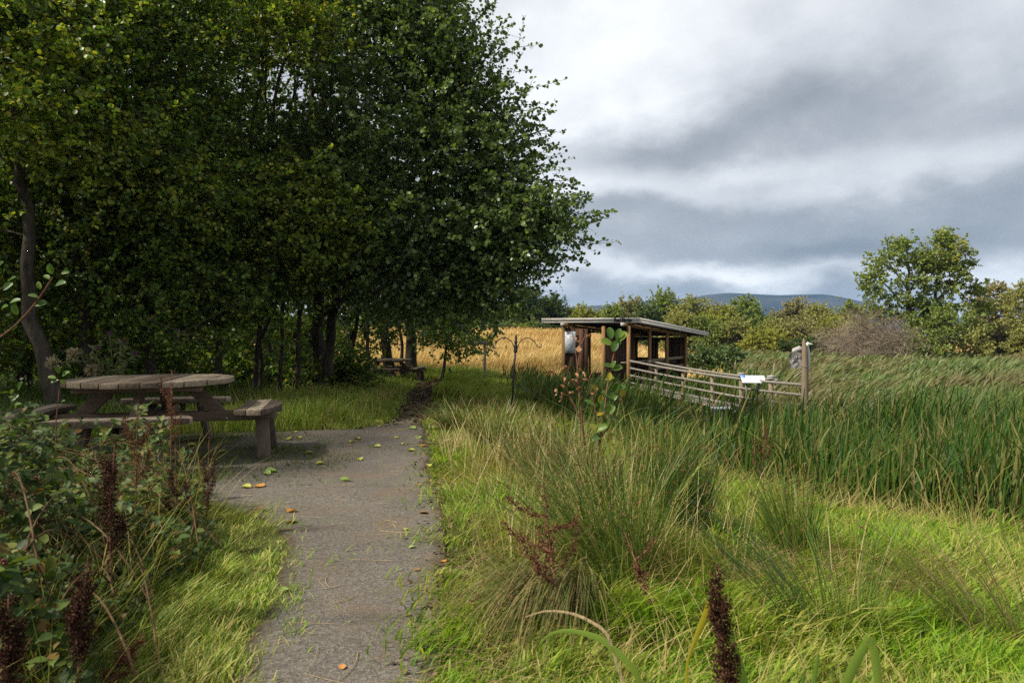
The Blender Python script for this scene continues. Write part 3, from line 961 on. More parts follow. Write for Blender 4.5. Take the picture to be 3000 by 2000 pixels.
mb = MB(); mb.box((-.15, .06, -.35), (.05, .05, .62)); mb.box((.15, .06, -.35), (.05, .05, .62)); mb.build('stand', M['post_grey'], ip)

# heron carved on a post
hb = P(2359, 1150, 15.6)
hpz = float(WATER_Z) - .3
post = thing('carved_post', 'tall tapering timber post at the end of the boardwalk rail', 'post', (hb[0], hb[1], 0))
mb = MB()
mb.tube([(0, 0, hpz), (0, 0, -.3), (.0, 0, .3), (-.012, 0, .80), (-.03, 0, .93), (-.04, 0, 1.02)], [.082, .078, .072, .062, .035, .008], 9)
mb.build('shaft', M['rail_post'], post, smooth=True)
mb = MB(); mb.tube([(0, 0, .36), (0, 0, .375)], [.080, .080], 10); mb.build('band', M['post_grey'], post)
her = thing('heron_carving', 'grey wooden heron carving with drooping feathered wing fixed to the tall post', 'carving', (hb[0], hb[1] + .10, .45))
mb = MB()
mb.tube([(.10, 0, -.28), (.10, 0, -.10), (.085, 0, .10), (.08, 0, .28), (.085, 0, .38), (.10, 0, .44), (.115, 0, .47)], [.012, .055, .075, .066, .04, .042, .02], 10)
mb.tube([(.10, -.02, .445), (.12, -.12, .44), (.125, -.2, .43)], [.02, .012, .003], 6)
bd = mb.build('body', M['carving_pale'], her, smooth=True)
mb = MB()
mb.tube([(.05, 0, .25), (-.10, 0, .32), (-.20, 0, .28), (-.25, 0, .18)], [.05, .075, .07, .03], 8)
feath = []
for row in range(5):
    for k in range(7 - (row > 2)):
        x = -.30 + k * .045 + .018 * (row % 2); z = .26 - row * .062 + .03 * math.sin(k * .9) - .05 * abs(k - 2.5) * .25
        if row > 2 and k > 4: continue
        feath.append((x, -.055 + .004 * row, z))
feath = np.array(feath)
nf = len(feath)
Vf = scatter(LEAF_V * np.array((1, .75, 1)), feath, np.tile((-.15, .02, -1.0), (nf, 1)) + RNG.normal(0, .08, (nf, 3)), np.tile((0, -1, .1), (nf, 1)), .125)
mb.addn(Vf.reshape(-1, 3), tile_faces(LEAF_F, 6, nf))
mb.build('wing', M['carving'], her, smooth=False)

# ---------------------------------------------------------------- bird feeder pole, timber post with an arm
fz = float(H(.06, 11.0))
fp = thing('bird_feeder_pole', 'black iron bird feeder pole with two curled hooks standing in grass', 'feeder pole', (.05, 11.0, fz))
mb = MB()
ht = 1.13 - fz
mb.tube([(-.07, 0, -.1), (-.02, 0, ht * .6), (.012, 0, ht - .18)], [.019, .017, .016], 8); mb.build('pole', M['iron'], fp, smooth=True)
mb = MB()
zt = ht - .32
mb.tube([(.006, 0, zt), (.007, 0, zt + .02), (.008, 0, zt + .11), (.009, 0, zt + .13)], [.03, .03, .03, .03], 8)
mb.tube([(.012, 0, ht - .19), (.013, 0, ht - .15), (.014, 0, ht - .12), (.015, 0, ht - .08), (.016, 0, ht - .03), (.016, 0, ht)], [.018, .032, .016, .022, .008, .002], 8)
mb.build('finial', M['iron'], fp, smooth=True)
for sgn in (-1, 1):
    mb = MB()
    pts = [(.012 + sgn * .02, 0, zt + .06), (.012 + sgn * .06, 0, zt + .17), (.012 + sgn * .14, 0, zt + .235), (.012 + sgn * .23, 0, zt + .235), (.012 + sgn * .30, 0, zt + .18), (.012 + sgn * .335, 0, zt + .115),
           (.012 + sgn * .375, 0, zt + .075), (.012 + sgn * .415, 0, zt + .09), (.012 + sgn * .42, 0, zt + .13), (.012 + sgn * .40, 0, zt + .145)]
    mb.tube(smooth_curve(pts, 36), .0072, 6); mb.build('hook', M['iron'], fp, smooth=True)
mb = MB()
pts = [(-.03, 0, .55), (.05, 0, .62), (.12, 0, .60), (.16, 0, .53), (.19, 0, .49), (.22, 0, .51), (.215, 0, .545)]
mb.tube(smooth_curve(pts, 24), .007, 6); mb.build('small_hook', M['iron'], fp, smooth=True)

qx, qy = (1420 - 1500) / F * 20, 20.0
qz = float(H(qx, qy))
ap = thing('feeder_post', 'grey timber post with a short crossbar on top at the field edge', 'post', (qx, qy, qz))
mb = MB(); mb.box((0, 0, (.93 - qz) / 2 - .1), (.075, .075, .93 - qz + .2)); mb.build('upright', M['post_grey'], ap, bevel=.006)
mb = MB(); mb.box((-.10, -.045, .85 - qz), (.42, .04, .085)); mb.build('crossbar', M['post_grey'], ap, bevel=.005)

# ---------------------------------------------------------------- trees
def ball(rng, n):
    v = unit(rng.normal(size=(n, 3)))
    return v * (rng.uniform(0, 1, n) ** (1 / 2.2))[:, None]


def blob_points(rng, blobs):
    out = []
    for u, v, D, ru, rv, n in blobs:
        q = ball(rng, n)
        c = P(u, v, D)
        r = ru * D / F
        out.append(c + q * np.array((r, min(r, 2.4), rv * D / F)))
    return np.concatenate(out)


def grow(mb, stems, clusters, rng, k=.013, r0=.006, sides=5):
    N, R = [], []
    for pts, ra, rb in stems:
        pts = np.asarray(pts, float)
        n = max(10, int(np.linalg.norm(np.diff(pts, axis=0), axis=1).sum() / .35))
        p = smooth_curve(pts, n)
        wob = rng.normal(0, .032, (n, 3)).cumsum(0); wob -= np.linspace(0, 1, n)[:, None] * wob[-1]; p = p + wob * .8
        p[1:-1] += rng.normal(0, .012 + ra * .10, (n - 2, 3))
        r = ra + (rb - ra) * np.linspace(0, 1, n) ** .8
        r[0] *= 1.25
        mb.tube(p, r, 9)
        N.append(p[2:]); R.append(r[2:])
    N = np.concatenate(N); R = np.concatenate(R)
    d0 = np.array([np.min(np.linalg.norm(N - c, axis=1)) for c in clusters])
    for ci in np.argsort(d0):
        c = clusters[ci]
        dv = N - c
        d = np.linalg.norm(dv, axis=1)
        i = int(np.argmin(d + 1.2 * np.maximum(0, dv[:, 2] + .12 * d)))
        a, L = N[i], d[i]
        if L < .08: continue
        mid = (a + c) / 2 + np.array((0, 0, .10 * L)) + rng.normal(0, .10 * L, 3)
        t = np.linspace(0, 1, 6)[:, None]
        p = a * (1 - t) ** 2 + mid * 2 * t * (1 - t) + c * t * t
        p[1:-1] += rng.normal(0, .02 * L, (4, 3))
        ra = min(R[i] * .8, r0 + k * L)
        r = np.linspace(ra, r0 * .8, 6)
        mb.tube(p, r, sides if ra > .02 else 4, cap=False)
        N = np.concatenate([N, p[1:]]); R = np.concatenate([R, r[1:]])


def sprays(mb, clusters, rng, twigs, tl, nl, size, outward=None, flat=.6, droop=0.0, tw=.0055, jit=.25):
    """twigs round each cluster centre and the leaves along them"""
    C = np.repeat(clusters, twigs, axis=0)
    n = len(C)
    d = rng.normal(size=(n, 3)) * np.array((1, 1, flat))
    if outward is not None:
        o = unit(C - outward) * np.array((1, 1, .6))
        d = d * .8 + o * .9
    d[:, 2] += .12 - droop
    d = unit(d)
    Lt = rng.uniform(.45, 1.0, n) * tl
    base = C + rng.normal(0, jit * tl, (n, 3))
    tip = base + d * Lt[:, None] + np.array((0, 0, -1)) * (Lt * .12)[:, None]
    # twigs: three-sided slivers
    ref = np.where(np.abs(d[:, 2:3]) > .8, np.array([[1., 0, 0]]), np.array([[0, 0, 1.]]))
    A = unit(np.cross(d, ref)); B = np.cross(d, A)
    V = []
    for q, r in ((base, tw), (tip, tw * .4)):
        for a in (0, 2.09, 4.19):
            V.append(q + r * (A * math.cos(a) + B * math.sin(a)))
    V = np.stack(V, 1)
    mb.addn(V.reshape(-1, 3), tile_faces([(0, 1, 4, 3), (1, 2, 5, 4), (2, 0, 3, 5)], 6, n))
    t = rng.uniform(.1, 1.05, (n, nl))
    pos = base[:, None] + (tip - base)[:, None] * t[:, :, None]
    pos = pos.reshape(-1, 3)
    m = len(pos)
    dd = unit(np.repeat(d, nl, axis=0) * .6 + rng.normal(0, .75, (m, 3)) + np.array((0, 0, -.15)))
    nn = rng.normal(0, .6, (m, 3)) + np.array((0, 0, .75))
    pos = pos + dd * size * .15
    return pos, dd, nn, rng.uniform(.65, 1.2, m) * size


def tree(name, label, cat, stems, parts, seed, bark='bark', group=None, twigs=6, tl=.62, nl=11, size=.085, k=.013, extra=None, flat=.6, jit=.25):
    """stems: world polylines with radii; parts: list of (leaf material, blobs)"""
    rng = np.random.default_rng(seed)
    base = np.array(stems[0][0][0])
    root = thing(name, label, cat, tuple(base), 0, group)
    mb = MB()
    cl = [blob_points(rng, b) for _, b in parts]
    allc = np.concatenate(cl)
    gz = H(allc[:, 0], allc[:, 1])
    allc[:, 2] = np.maximum(allc[:, 2], gz + .25)
    grow(mb, stems, allc, rng, k)
    if extra: extra(mb, rng)
    cen = allc.mean(0)
    o = 0
    for (mat, _), c in zip(parts, cl):
        c = allc[o:o + len(c)]; o += len(c)
        pos, d, n, s = sprays(mb, c, rng, twigs, tl, nl, size, cen, flat, jit=jit)
        leaves_mesh('crown', pos - base, d, n, s, M[mat], root)
    mb.V = [v - base for v in mb.V]
    mb.build('trunk', M[bark], root, smooth=True)
    return root


def stem(pts, D, ra, rb, ground=True):
    q = [P(u, v, (D if len(x) == 0 else x[0])) for u, v, *x in pts]
    if ground:
        q[0][2] = float(H(q[0][0], q[0][1])) - .08
    return (q, ra, rb)


WG = 'trees of the alder wood beside the path'
tree('alder_tree', 'leaning alder with curved dark trunk at the far left behind the round table', 'tree',
     [stem([(205, 1230), (150, 1130), (105, 1050), (85, 950), (95, 800), (70, 560), (62, 300), (50, 0), (45, -260)], 8.6, .105, .03)],
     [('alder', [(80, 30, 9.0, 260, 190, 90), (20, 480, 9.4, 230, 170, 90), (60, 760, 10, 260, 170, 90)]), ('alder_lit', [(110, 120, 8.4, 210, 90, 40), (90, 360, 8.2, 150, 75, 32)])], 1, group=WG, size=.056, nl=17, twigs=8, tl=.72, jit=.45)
tree('alder_tree', 'forked alder with an upright dark trunk rising behind the left end of the round table', 'tree',
     [stem([(262, 1200), (265, 1010), (258, 860), (238, 700), (235, 540), (228, 330), (215, 190), (190, 0), (180, -260)], 9.8, .095, .03),
      stem([(236, 330), (262, 265), (300, 215), (350, 120), (390, 0)], 9.8, .05, .02, False)],
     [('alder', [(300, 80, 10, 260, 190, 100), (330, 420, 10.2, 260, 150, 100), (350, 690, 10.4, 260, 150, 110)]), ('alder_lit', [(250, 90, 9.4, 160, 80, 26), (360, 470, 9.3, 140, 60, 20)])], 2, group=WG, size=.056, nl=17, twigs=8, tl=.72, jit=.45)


def dead_limb(mb, rng):
    for pts, r in (([(430, 930), (470, 950), (530, 973), (590, 985), (620, 1020), (612, 1033)], .009), ([(530, 973), (600, 940), (690, 890), (735, 872)], .008),
                   ([(530, 973), (515, 1010), (532, 1030)], .005), ([(600, 985), (640, 990), (660, 1000)], .005)):
        mb.tube(smooth_curve([P(u, v, 8.6) for u, v in pts], 14), np.linspace(r, .003, 14), 5, cap=False)


tree('alder_tree', 'tall alder with a bare pale dead limb reaching out above the round table', 'tree',
     [stem([(425, 1190), (425, 1060), (430, 900), (442, 650), (450, 300), (460, -50), (465, -300)], 10.8, .10, .035)],
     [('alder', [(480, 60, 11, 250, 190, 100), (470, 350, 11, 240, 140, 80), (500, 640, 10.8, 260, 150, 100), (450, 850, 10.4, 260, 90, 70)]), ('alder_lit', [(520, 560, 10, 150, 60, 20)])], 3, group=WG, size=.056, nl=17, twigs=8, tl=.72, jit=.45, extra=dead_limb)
tree('alder_tree', 'many stemmed alder with thin dark stems fanning up in the middle of the wood', 'tree',
     [stem([(655, 1180), (640, 980), (610, 760), (585, 520), (570, 250), (560, -150)], 12.5, .075, .02)] +
     [stem([(640 + 8 * i, 990 - 20 * i), (650 + 22 * i, 700), (650 + 45 * i, 420), (655 + 62 * i, 150), (660 + 75 * i, -200)], 12.5, .05, .018, False) for i in (0, 2, 3, 5)] + [stem([(760 + 30 * i, 1130), (770 + 34 * i, 800), (790 + 30 * i, 450), (800 + 26 * i, 60), (810 + 20 * i, -200)], 13.2, .04, .014) for i in (0, 2)],
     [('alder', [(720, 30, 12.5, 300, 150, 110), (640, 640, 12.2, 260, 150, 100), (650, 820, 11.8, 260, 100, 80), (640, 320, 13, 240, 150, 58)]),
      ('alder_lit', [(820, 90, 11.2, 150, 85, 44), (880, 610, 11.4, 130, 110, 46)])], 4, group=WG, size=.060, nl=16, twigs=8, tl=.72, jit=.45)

tree('alder_tree', 'largest alder, its broad grey green crown spreading out over the path', 'tree',
     [stem([(935, 1140), (930, 1010), (925, 850), (945, 650), (955, 400), (950, 0), (955, -350)], 15, .15, .04),
      stem([(955, 1100), (970, 950), (990, 800), (1015, 660), (1100, 480), (1180, 300), (1230, 60), (1260, -200)], 14.2, .11, .03, False),
      stem([(940, 920), (1000, 860), (1080, 830), (1200, 865), (1330, 868)], 13.4, .06, .012, False),
      stem([(985, 830), (1080, 790), (1190, 790), (1330, 770), (1500, 740), (1660, 700)], 13.2, .07, .012, False),
      stem([(1015, 660), (1150, 600), (1300, 520), (1450, 440), (1600, 380)], 13.2, .07, .012, False),
      stem([(1100, 480), (1250, 380), (1380, 290), (1500, 250)], 13.2, .06, .012, False),
      stem([(1180, 300), (1290, 180), (1370, 80), (1440, 20)], 13.2, .05, .012, False)],
     [('alder_grey', [(1010, 20, 13.2, 230, 180, 60), (1190, 20, 12.9, 150, 120, 46), (1258, 160, 12.9, 160, 110, 46), (1284, 60, 12.9, 40, 60, 7), (1120, 300, 13.0, 250, 160, 70),
                      (1283, 250, 12.9, 130, 70, 30), (1377, 300, 12.9, 70, 60, 14), (1300, 400, 12.7, 170, 90, 46), (1447, 380, 12.7, 50, 50, 10), (1487, 440, 12.7, 22, 24, 3), (1266, 490, 12.7, 280, 120, 84),
                      (1439, 560, 12.5, 90, 55, 20), (1519, 530, 12.5, 40, 20, 5), (1519, 640, 12.3, 100, 60, 34), (1614, 655, 12.1, 30, 26, 7), (1359, 680, 12.6, 220, 100, 80), (1200, 690, 12.9, 260, 120, 84), (1449, 750, 12.4, 90, 40, 18),
                      (1379, 810, 12.5, 110, 50, 26), (1439, 845, 12.3, 36, 24, 5), (1277, 840, 12.9, 200, 70, 50), (1130, 850, 16.9, 200, 110, 60), (980, 730, 16.1, 180, 150, 70), (960, 480, 13.1, 180, 180, 70)]),
      ('alder_grey', [(1312, 8, 12.7, 40, 6, 5), (1427, 235, 12.7, 10, 12, 2), (1512, 372, 12.7, 8, 12, 2), (1522, 450, 12.7, 8, 10, 2)]),
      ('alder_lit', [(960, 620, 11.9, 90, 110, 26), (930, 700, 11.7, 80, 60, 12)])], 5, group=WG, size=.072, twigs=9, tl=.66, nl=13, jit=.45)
tree('alder_tree', 'slender leaning alder directly behind the distant picnic table', 'tree',
     [stem([(1148, 1092), (1130, 980), (1112, 900), (1100, 800), (1085, 640), (1075, 450)], 24.5, .20, .06)],
     [('alder', [(1080, 620, 24.5, 150, 170, 60), (1060, 860, 24.5, 100, 60, 16)])], 6, group=WG, size=.10, nl=9)
tree('alder_tree', 'straight black alder trunk beside the right end of the distant picnic table', 'tree',
     [stem([(1208, 1092), (1205, 980), (1203, 880), (1195, 760), (1190, 560)], 24, .24, .07)] +
     [stem([(1180 - 0, 1075), (1168, 960), (1150, 850), (1150, 720)], 24, .07, .03, True)],
     [('alder', [(1230, 700, 24, 190, 150, 80), (1250, 900, 24, 130, 70, 46), (1340, 930, 23, 90, 50, 24), (1110, 960, 24.5, 60, 60, 14)])], 7, group=WG, size=.10, nl=9)
tree('alder_tree', 'small leaning young alder at the path bend in front of the golden field', 'tree',
     [stem([(1295, 1090), (1306, 1050), (1318, 1000), (1322, 960), (1330, 900)], 21.5, .065, .02)],
     [('alder', [(1290, 985, 21.5, 60, 40, 16), (1370, 1000, 21.3, 70, 34, 18), (1320, 920, 21.5, 80, 40, 16), (1330, 1030, 21.4, 40, 20, 5)])], 8, group=WG, size=.085, nl=8, tl=.5)
# deeper trees of the wood
rng0 = np.random.default_rng(77)
deep = [(-250, 13.5, 'dense alder at the left edge of the wood, deep behind the leaning trunk'), (60, 16, 'dark alder deep in the wood behind the two left trunks'), (250, 20, 'shaded alder deep in the wood behind the forked trunk'),
        (430, 23, 'shaded alder deep in the wood behind the dead limb'), (600, 18, 'dark alder deep in the wood left of the fan of thin stems'), (760, 21, 'dark alder deep in the wood right of the fan of thin stems'),
        (900, 26, 'far alder deep in the wood behind the largest trunk'), (1020, 29, 'far alder at the back of the wood left of the distant table')]
for i, (u, D, lab) in enumerate(deep):
    kx = 14.0 / D
    b = []
    for v in (-60, 160, 380, 600, 790, 950):
        b.append((u + rng0.uniform(-60, 60), v, D + rng0.uniform(-1, 1), 300 * kx + 60, 130, int(17 if v < 650 else 40)))
    if D > 25: b = [(x, v, d, ru * .7, rv, n) for x, v, d, ru, rv, n in b]
    tree('alder_tree', lab, 'tree', [stem([(u, 1150), (u + 12, 900), (u - 10, 600), (u + 20, 250), (u + 10, -250)], D, .16, .05), stem([(u + 10, 1000), (u + 60, 800), (u + 90, 500), (u + 130, 100)], D, .09, .03, False)],
         [('alder', b)], 20 + i, group=WG, size=.095, nl=11, twigs=7, tl=.85, jit=.5)
for i, (u, D, le, lab) in enumerate([(505, 13.5, 30, 'slim dark alder stem right of the tall alder with the dead limb'), (570, 14.2, -25, 'slim leaning alder stem left of the fan of stems'), (735, 13.0, 45, 'slim alder stem leaning right beside the fan of stems'), (800, 14.5, -30, 'slim alder stem leaning left before the largest trunk'), (860, 13.6, 20, 'slim alder stem close to the left of the largest trunk'), (1010, 16.5, 40, 'slim alder stem close to the right of the largest trunk'), (1075, 18.5, -20, 'slim alder stem left of the distant picnic table')]):
    tree('alder_tree', lab, 'tree', [stem([(u, 1150), (u + le * .4, 1000), (u + le, 850), (u + le * 1.2, 600), (u + le * 1.6, 300)], D, .055, .02), stem([(u + le * .45, 990), (u + le * 1.5 + 20, 850), (u + le * 2 + 30, 640)], D, .03, .012, False)],
         [('alder', [(u + le, 520, D, 110, 120, 26), (u + le, 760, D + .6, 100, 70, 14)])], 160 + i, group=WG, size=.085, nl=11, twigs=7, tl=.7, jit=.45)
# undergrowth bushes at the foot of the wood
for i, (u, v, D, ru, rv, n, lab) in enumerate([(1010, 1090, 15.5, 70, 45, 34, 'low dark bush at the foot of the largest alder'), (820, 1090, 14.5, 110, 40, 26, 'dark leafy undergrowth bush left of the largest alder trunk'),
                                               (600, 1070, 13.6, 120, 60, 34, 'dark leafy undergrowth bush behind the right end of the round table'), (330, 1010, 12.5, 150, 90, 70, 'shaded undergrowth bush behind the round table top'),
                                               (60, 1000, 12.0, 130, 70, 50, 'shaded undergrowth bush at the far left behind the leaning trunk')]):
    tree('undergrowth_bush', lab, 'bush', [stem([(u, v + 80), (u + 5, v), (u - 6, v - 40)], D, .03, .01), stem([(u + 5, v + 70), (u + 40, v - 10)], D, .02, .008)], [('alder', [(u, v, D, ru, rv, n)])], 60 + i, size=.08, nl=10, tl=.5, group='bushes at the foot of the wood')
for i, (u, D, lab) in enumerate([(130, 20, 'dark closed thicket far back between the two left trunks'), (330, 22, 'dark closed thicket far back behind the table top'), (540, 23, 'dark closed thicket far back left of the fan of stems'), (730, 24, 'dark closed thicket far back right of the fan of stems'), (880, 26, 'dark closed thicket far back behind the largest trunk')]):
    tree('undergrowth_bush', lab, 'bush', [stem([(u, 1090), (u + 6, 1000), (u - 4, 930)], D, .05, .02)], [('alder', [(u, 960, D, 130, 60, 60), (u, 1030, D - .6, 130, 45, 55)])], 140 + i, size=.11, nl=9, tl=.6, group='bushes at the foot of the wood')
# trees continuing the wood beside and behind the camera (they shade the left of the place)
for i, (x, y, lab) in enumerate([(-9.5, 4.6, 'alder continuing the wood to the left of the round table'), (-14.5, -3.0, 'alder standing left of the path behind the viewer'), (-12.5, 8.5, 'alder continuing the wood to the left of the leaning trunk')]):
    rng = np.random.default_rng(90 + i)
    g = float(H(x, y))
    root = thing('alder_tree', lab, 'tree', (x, y, g), 0, WG)
    mb = MB()
    c = ball(rng, 230) * np.array((2.7, 2.7, 3.2)) + np.array((x, y, g + 5.2))
    grow(mb, [([(x, y, g - .1), (x + .2, y, g + 2.5), (x, y + .2, g + 5), (x + .1, y, g + 8)], .15, .04)], c, rng)
    pos, d, n, s = sprays(mb, c, rng, 6, .7, 9, .12, np.array((x, y, g + 5)))
    b0 = np.array((x, y, g))
    leaves_mesh('crown', pos - b0, d, n, s, M['alder'], root)
    mb.V = [v - b0 for v in mb.V]
    mb.build('trunk', M['bark'], root, smooth=True)


# ---------------------------------------------------------------- far trees
def far_tree(name, label, cat, u, vt, hw, D, mat, seed, bark='bark_far', dens=1.0, size=None, vb=None, group='trees beyond the marsh', bare=False, slim=False):
    rng = np.random.default_rng(seed)
    g0 = P(u, 1000, D); g = float(H(g0[0], g0[1]))
    vg = HZ + (CAMZ - g) / D * F
    vb = vb or vg - 4
    hgt = vb - vt
    size = size or .0022 * D
    st = [stem([(u, vg), (u + rng.uniform(-8, 8), vg - hgt * .4), (u + rng.uniform(-10, 10), vt + hgt * .25)], D, .0022 * D, .0008 * D)]
    for j in range(3 if not slim else 1):
        st.append(stem([(u + rng.uniform(-.25, .25) * hw, vg), (u + rng.uniform(-.5, .5) * hw, vg - hgt * .35), (u + rng.uniform(-.6, .6) * hw, vt + hgt * .3)], D + rng.uniform(-1, 1), .0016 * D, .0006 * D))
    b = []
    nb = 8
    for j in range(nb):
        f = (j + .5) / nb
        prof = math.sin(math.pi * min(1, .14 + f * .86)) ** .6 if not slim else math.sin(math.pi * (.1 + f * .6)) ** .8
        vv = vt + hgt * (.12 + f * .80)
        for s in ((-.5, .5) if not slim else (0,)):
            b.append((u + s * hw * prof * rng.uniform(.6, 1.15), vv + rng.uniform(-.05, .05) * hgt, D + rng.uniform(-.8, .8), hw * .5 * prof, hgt * .13, max(2, int(6.5 * dens * prof))))
    b.append((u + rng.uniform(-.2, .2) * hw, vt + hgt * .07, D, hw * .3, hgt * .06, max(2, int(4 * dens))))
    return tree(name, label, cat, st, [(mat, b)], seed, bark, group, twigs=6, tl=.016 * D, nl=(21 if not bare else 2), size=size, k=.008, flat=.75)


FT = [
    ('pine_tree', 'tall dark conifer at the left end of the tree line, half behind the overhanging alder', 'tree', 1545, 850, 46, 92, 'far_dark', 1.8),
    ('broadleaf_tree', 'dark pointed tree just left of the shelter roof', 'tree', 1617, 882, 30, 95, 'far_dark', 1.2),
    ('broadleaf_tree', 'light green rounded shrub tree left of the dark conifer', 'tree', 1480, 905, 50, 88, 'far_green', 1.2),
    ('broadleaf_tree', 'small bright yellow tree peeping over the left end of the shelter roof', 'tree', 1705, 914, 26, 95, 'far_yellow', 1.0),
    ('broadleaf_tree', 'low green bush over the middle of the shelter roof', 'tree', 1790, 912, 28, 90, 'far_green', 1.0),
    ('willow_tree', 'rounded brown willow above the lettering of the shelter', 'tree', 1848, 879, 56, 92, 'far_brown', 1.3),
    ('broadleaf_tree', 'tallest dark green tree behind the right half of the shelter roof', 'tree', 1945, 864, 46, 86, 'far_green', 1.7),
    ('broadleaf_tree', 'olive green domed tree to the right of the tallest tree behind the shelter', 'tree', 2022, 884, 62, 82, 'far_olive', 1.6),
    ('broadleaf_tree', 'dark green bush low behind the shelter roof slope', 'tree', 1900, 905, 40, 80, 'far_dark', 1.2),
    ('willow_tree', 'thin brownish willow between the domed tree and the yellow green tree', 'tree', 2082, 902, 34, 84, 'far_brown', 1.0),
    ('broadleaf_tree', 'yellow green tree with pale stems right of the shelter', 'tree', 2118, 905, 40, 78, 'far_yellow', 1.2),
    ('broadleaf_tree', 'upright green tree with a pointed top right of the shelter', 'tree', 2180, 878, 46, 80, 'far_green', 1.5),
    ('broadleaf_tree', 'low spreading yellow green tree between the shelter and carved post', 'tree', 2240, 975, 62, 70, 'far_yellow', 0.8),
    ('willow_tree', 'brown willow scrub behind the low yellow green tree', 'tree', 2268, 928, 50, 84, 'far_brown', 1.2),
    ('willow_tree', 'rounded brown willow above the carved post', 'tree', 2330, 888, 44, 84, 'far_brown', 1.4),
    ('willow_tree', 'rounded olive willow right of the brown willow above the carved post', 'tree', 2398, 900, 52, 82, 'far_olive', 1.4),
    ('broadleaf_tree', 'bright green sapling behind the bare grey scrub', 'tree', 2450, 935, 36, 70, 'far_yellow', 0.9),
    ('willow_tree', 'tawny willow at the left edge of the bare grey scrub', 'tree', 2490, 905, 46, 80, 'far_olive', 1.2),
    ('willow_tree', 'brown autumn willow at the right end of the tree line behind the tall pair', 'tree', 2910, 832, 70, 56, 'far_brown', 2.0),
    ('willow_tree', 'olive brown willow at the far right edge', 'tree', 3010, 835, 70, 52, 'far_olive', 2.0),
    ('willow_tree', 'low rusty willow bush below the right end of the tree line', 'tree', 2920, 960, 70, 47, 'far_brown', 1.4),
    ('willow_tree', 'green brown willow bush at the far right behind the reeds', 'tree', 3020, 960, 60, 45, 'far_olive', 1.3),
    ('broadleaf_tree', 'dark tree far left in the hedge at the back of the golden field', 'tree', 1420, 900, 40, 92, 'far_dark', 1.2),
    ('broadleaf_tree', 'pale green tree far back in the hedge left of the feeder post', 'tree', 1370, 915, 40, 94, 'far_olive', 1.2),
    ('broadleaf_tree', 'green tree in the far hedge seen below the overhanging alder', 'tree', 1310, 905, 50, 96, 'far_green', 1.2),
    ('broadleaf_tree', 'grey green tree in the far hedge above the distant picnic table', 'tree', 1230, 905, 55, 96, 'far_olive', 1.2),
    ('broadleaf_tree', 'grey green tree in the far hedge left of the distant picnic table', 'tree', 1120, 900, 60, 96, 'far_green', 1.2),
]
for i, (nm, lab, cat, u, vt, hw, D, mat, dn) in enumerate(FT):
    far_tree(nm, lab, cat, u, vt, hw, D, mat, 200 + i, dens=dn, bark='bark_pale' if 'pale stems' in lab else 'bark_far')
# low dark scrub under the tree line, one bush after another
for i, u in enumerate((1395, 1470, 1530, 1590, 2075, 2130, 2190, 2245, 2290)):
    far_tree('scrub_bush', 'low dark scrub bush ' + ('at the left end of the golden field hedge', 'below the light green shrub tree', 'below the dark conifer', 'near the left end of the shelter roof', 'just right of the shelter eave', 'under the pale stemmed yellow green tree', 'under the upright pointed green tree', 'under the low spreading tree', 'left of the carved post')[i], 'bush',
             u, 985 if u < 2000 else 1000, 44, 84 if u < 2000 else 76, 'far_dark' if i % 2 else 'far_green', 300 + i, dens=1.0, group='scrub below the far trees')

for i, (u, vt, hw, D, mat, lab) in enumerate([(1990, 930, 50, 74, 'far_olive', 'olive thicket filling the hedge just right of the shelter roof'), (2060, 935, 50, 73, 'far_green', 'green thicket in the hedge below the thin brownish willow'), (2150, 945, 46, 74, 'far_olive', 'olive thicket in the hedge under the upright pointed tree'),
                                        (2215, 935, 46, 78, 'far_green', 'green thicket in the hedge beside the upright pointed tree'), (2290, 950, 50, 75, 'far_olive', 'olive thicket in the hedge left of the heron carving'), (2360, 945, 50, 74, 'far_brown', 'brown thicket in the hedge above the gorse bushes'),
                                        (2430, 950, 46, 72, 'far_olive', 'olive thicket in the hedge behind the small gorse bush'), (1660, 925, 40, 96, 'far_green', 'green thicket in the far hedge at the left end of the shelter roof'), (1750, 925, 40, 96, 'far_olive', 'olive thicket in the far hedge over the shelter roof')]):
    far_tree('scrub_bush', lab, 'bush', u, vt, hw, D, mat, 350 + i, dens=1.2, group='scrub below the far trees')

# the pair of tall alders at the right
D = 46
tree('tall_alder_tree', 'left tree of the tall light green pair rising above the marsh, open crown', 'tree',
     [stem([(2690, 1085), (2680, 1000), (2670, 900), (2665, 800), (2655, 700)], D, .20, .05), stem([(2672, 920), (2620, 860), (2560, 800)], D, .08, .03, False), stem([(2668, 860), (2610, 780), (2570, 730)], D, .07, .03, False), stem([(2668, 850), (2710, 780), (2715, 715)], D, .07, .03, False)],
     [('far_green', [(2640, 720, D, 40, 30, 22), (2600, 770, D, 60, 34, 26), (2680, 770, D, 50, 40, 26), (2560, 830, D, 50, 36, 22), (2640, 850, D, 80, 50, 36), (2540, 900, D, 46, 26, 14), (2610, 920, D, 70, 30, 20), (2500, 888, D, 18, 10, 4), (2690, 910, D, 70, 50, 34), (2650, 990, D, 70, 50, 30)])], 401, 'bark_far', 'tall alder pair', twigs=6, tl=.62, nl=9, size=.14, flat=.8)
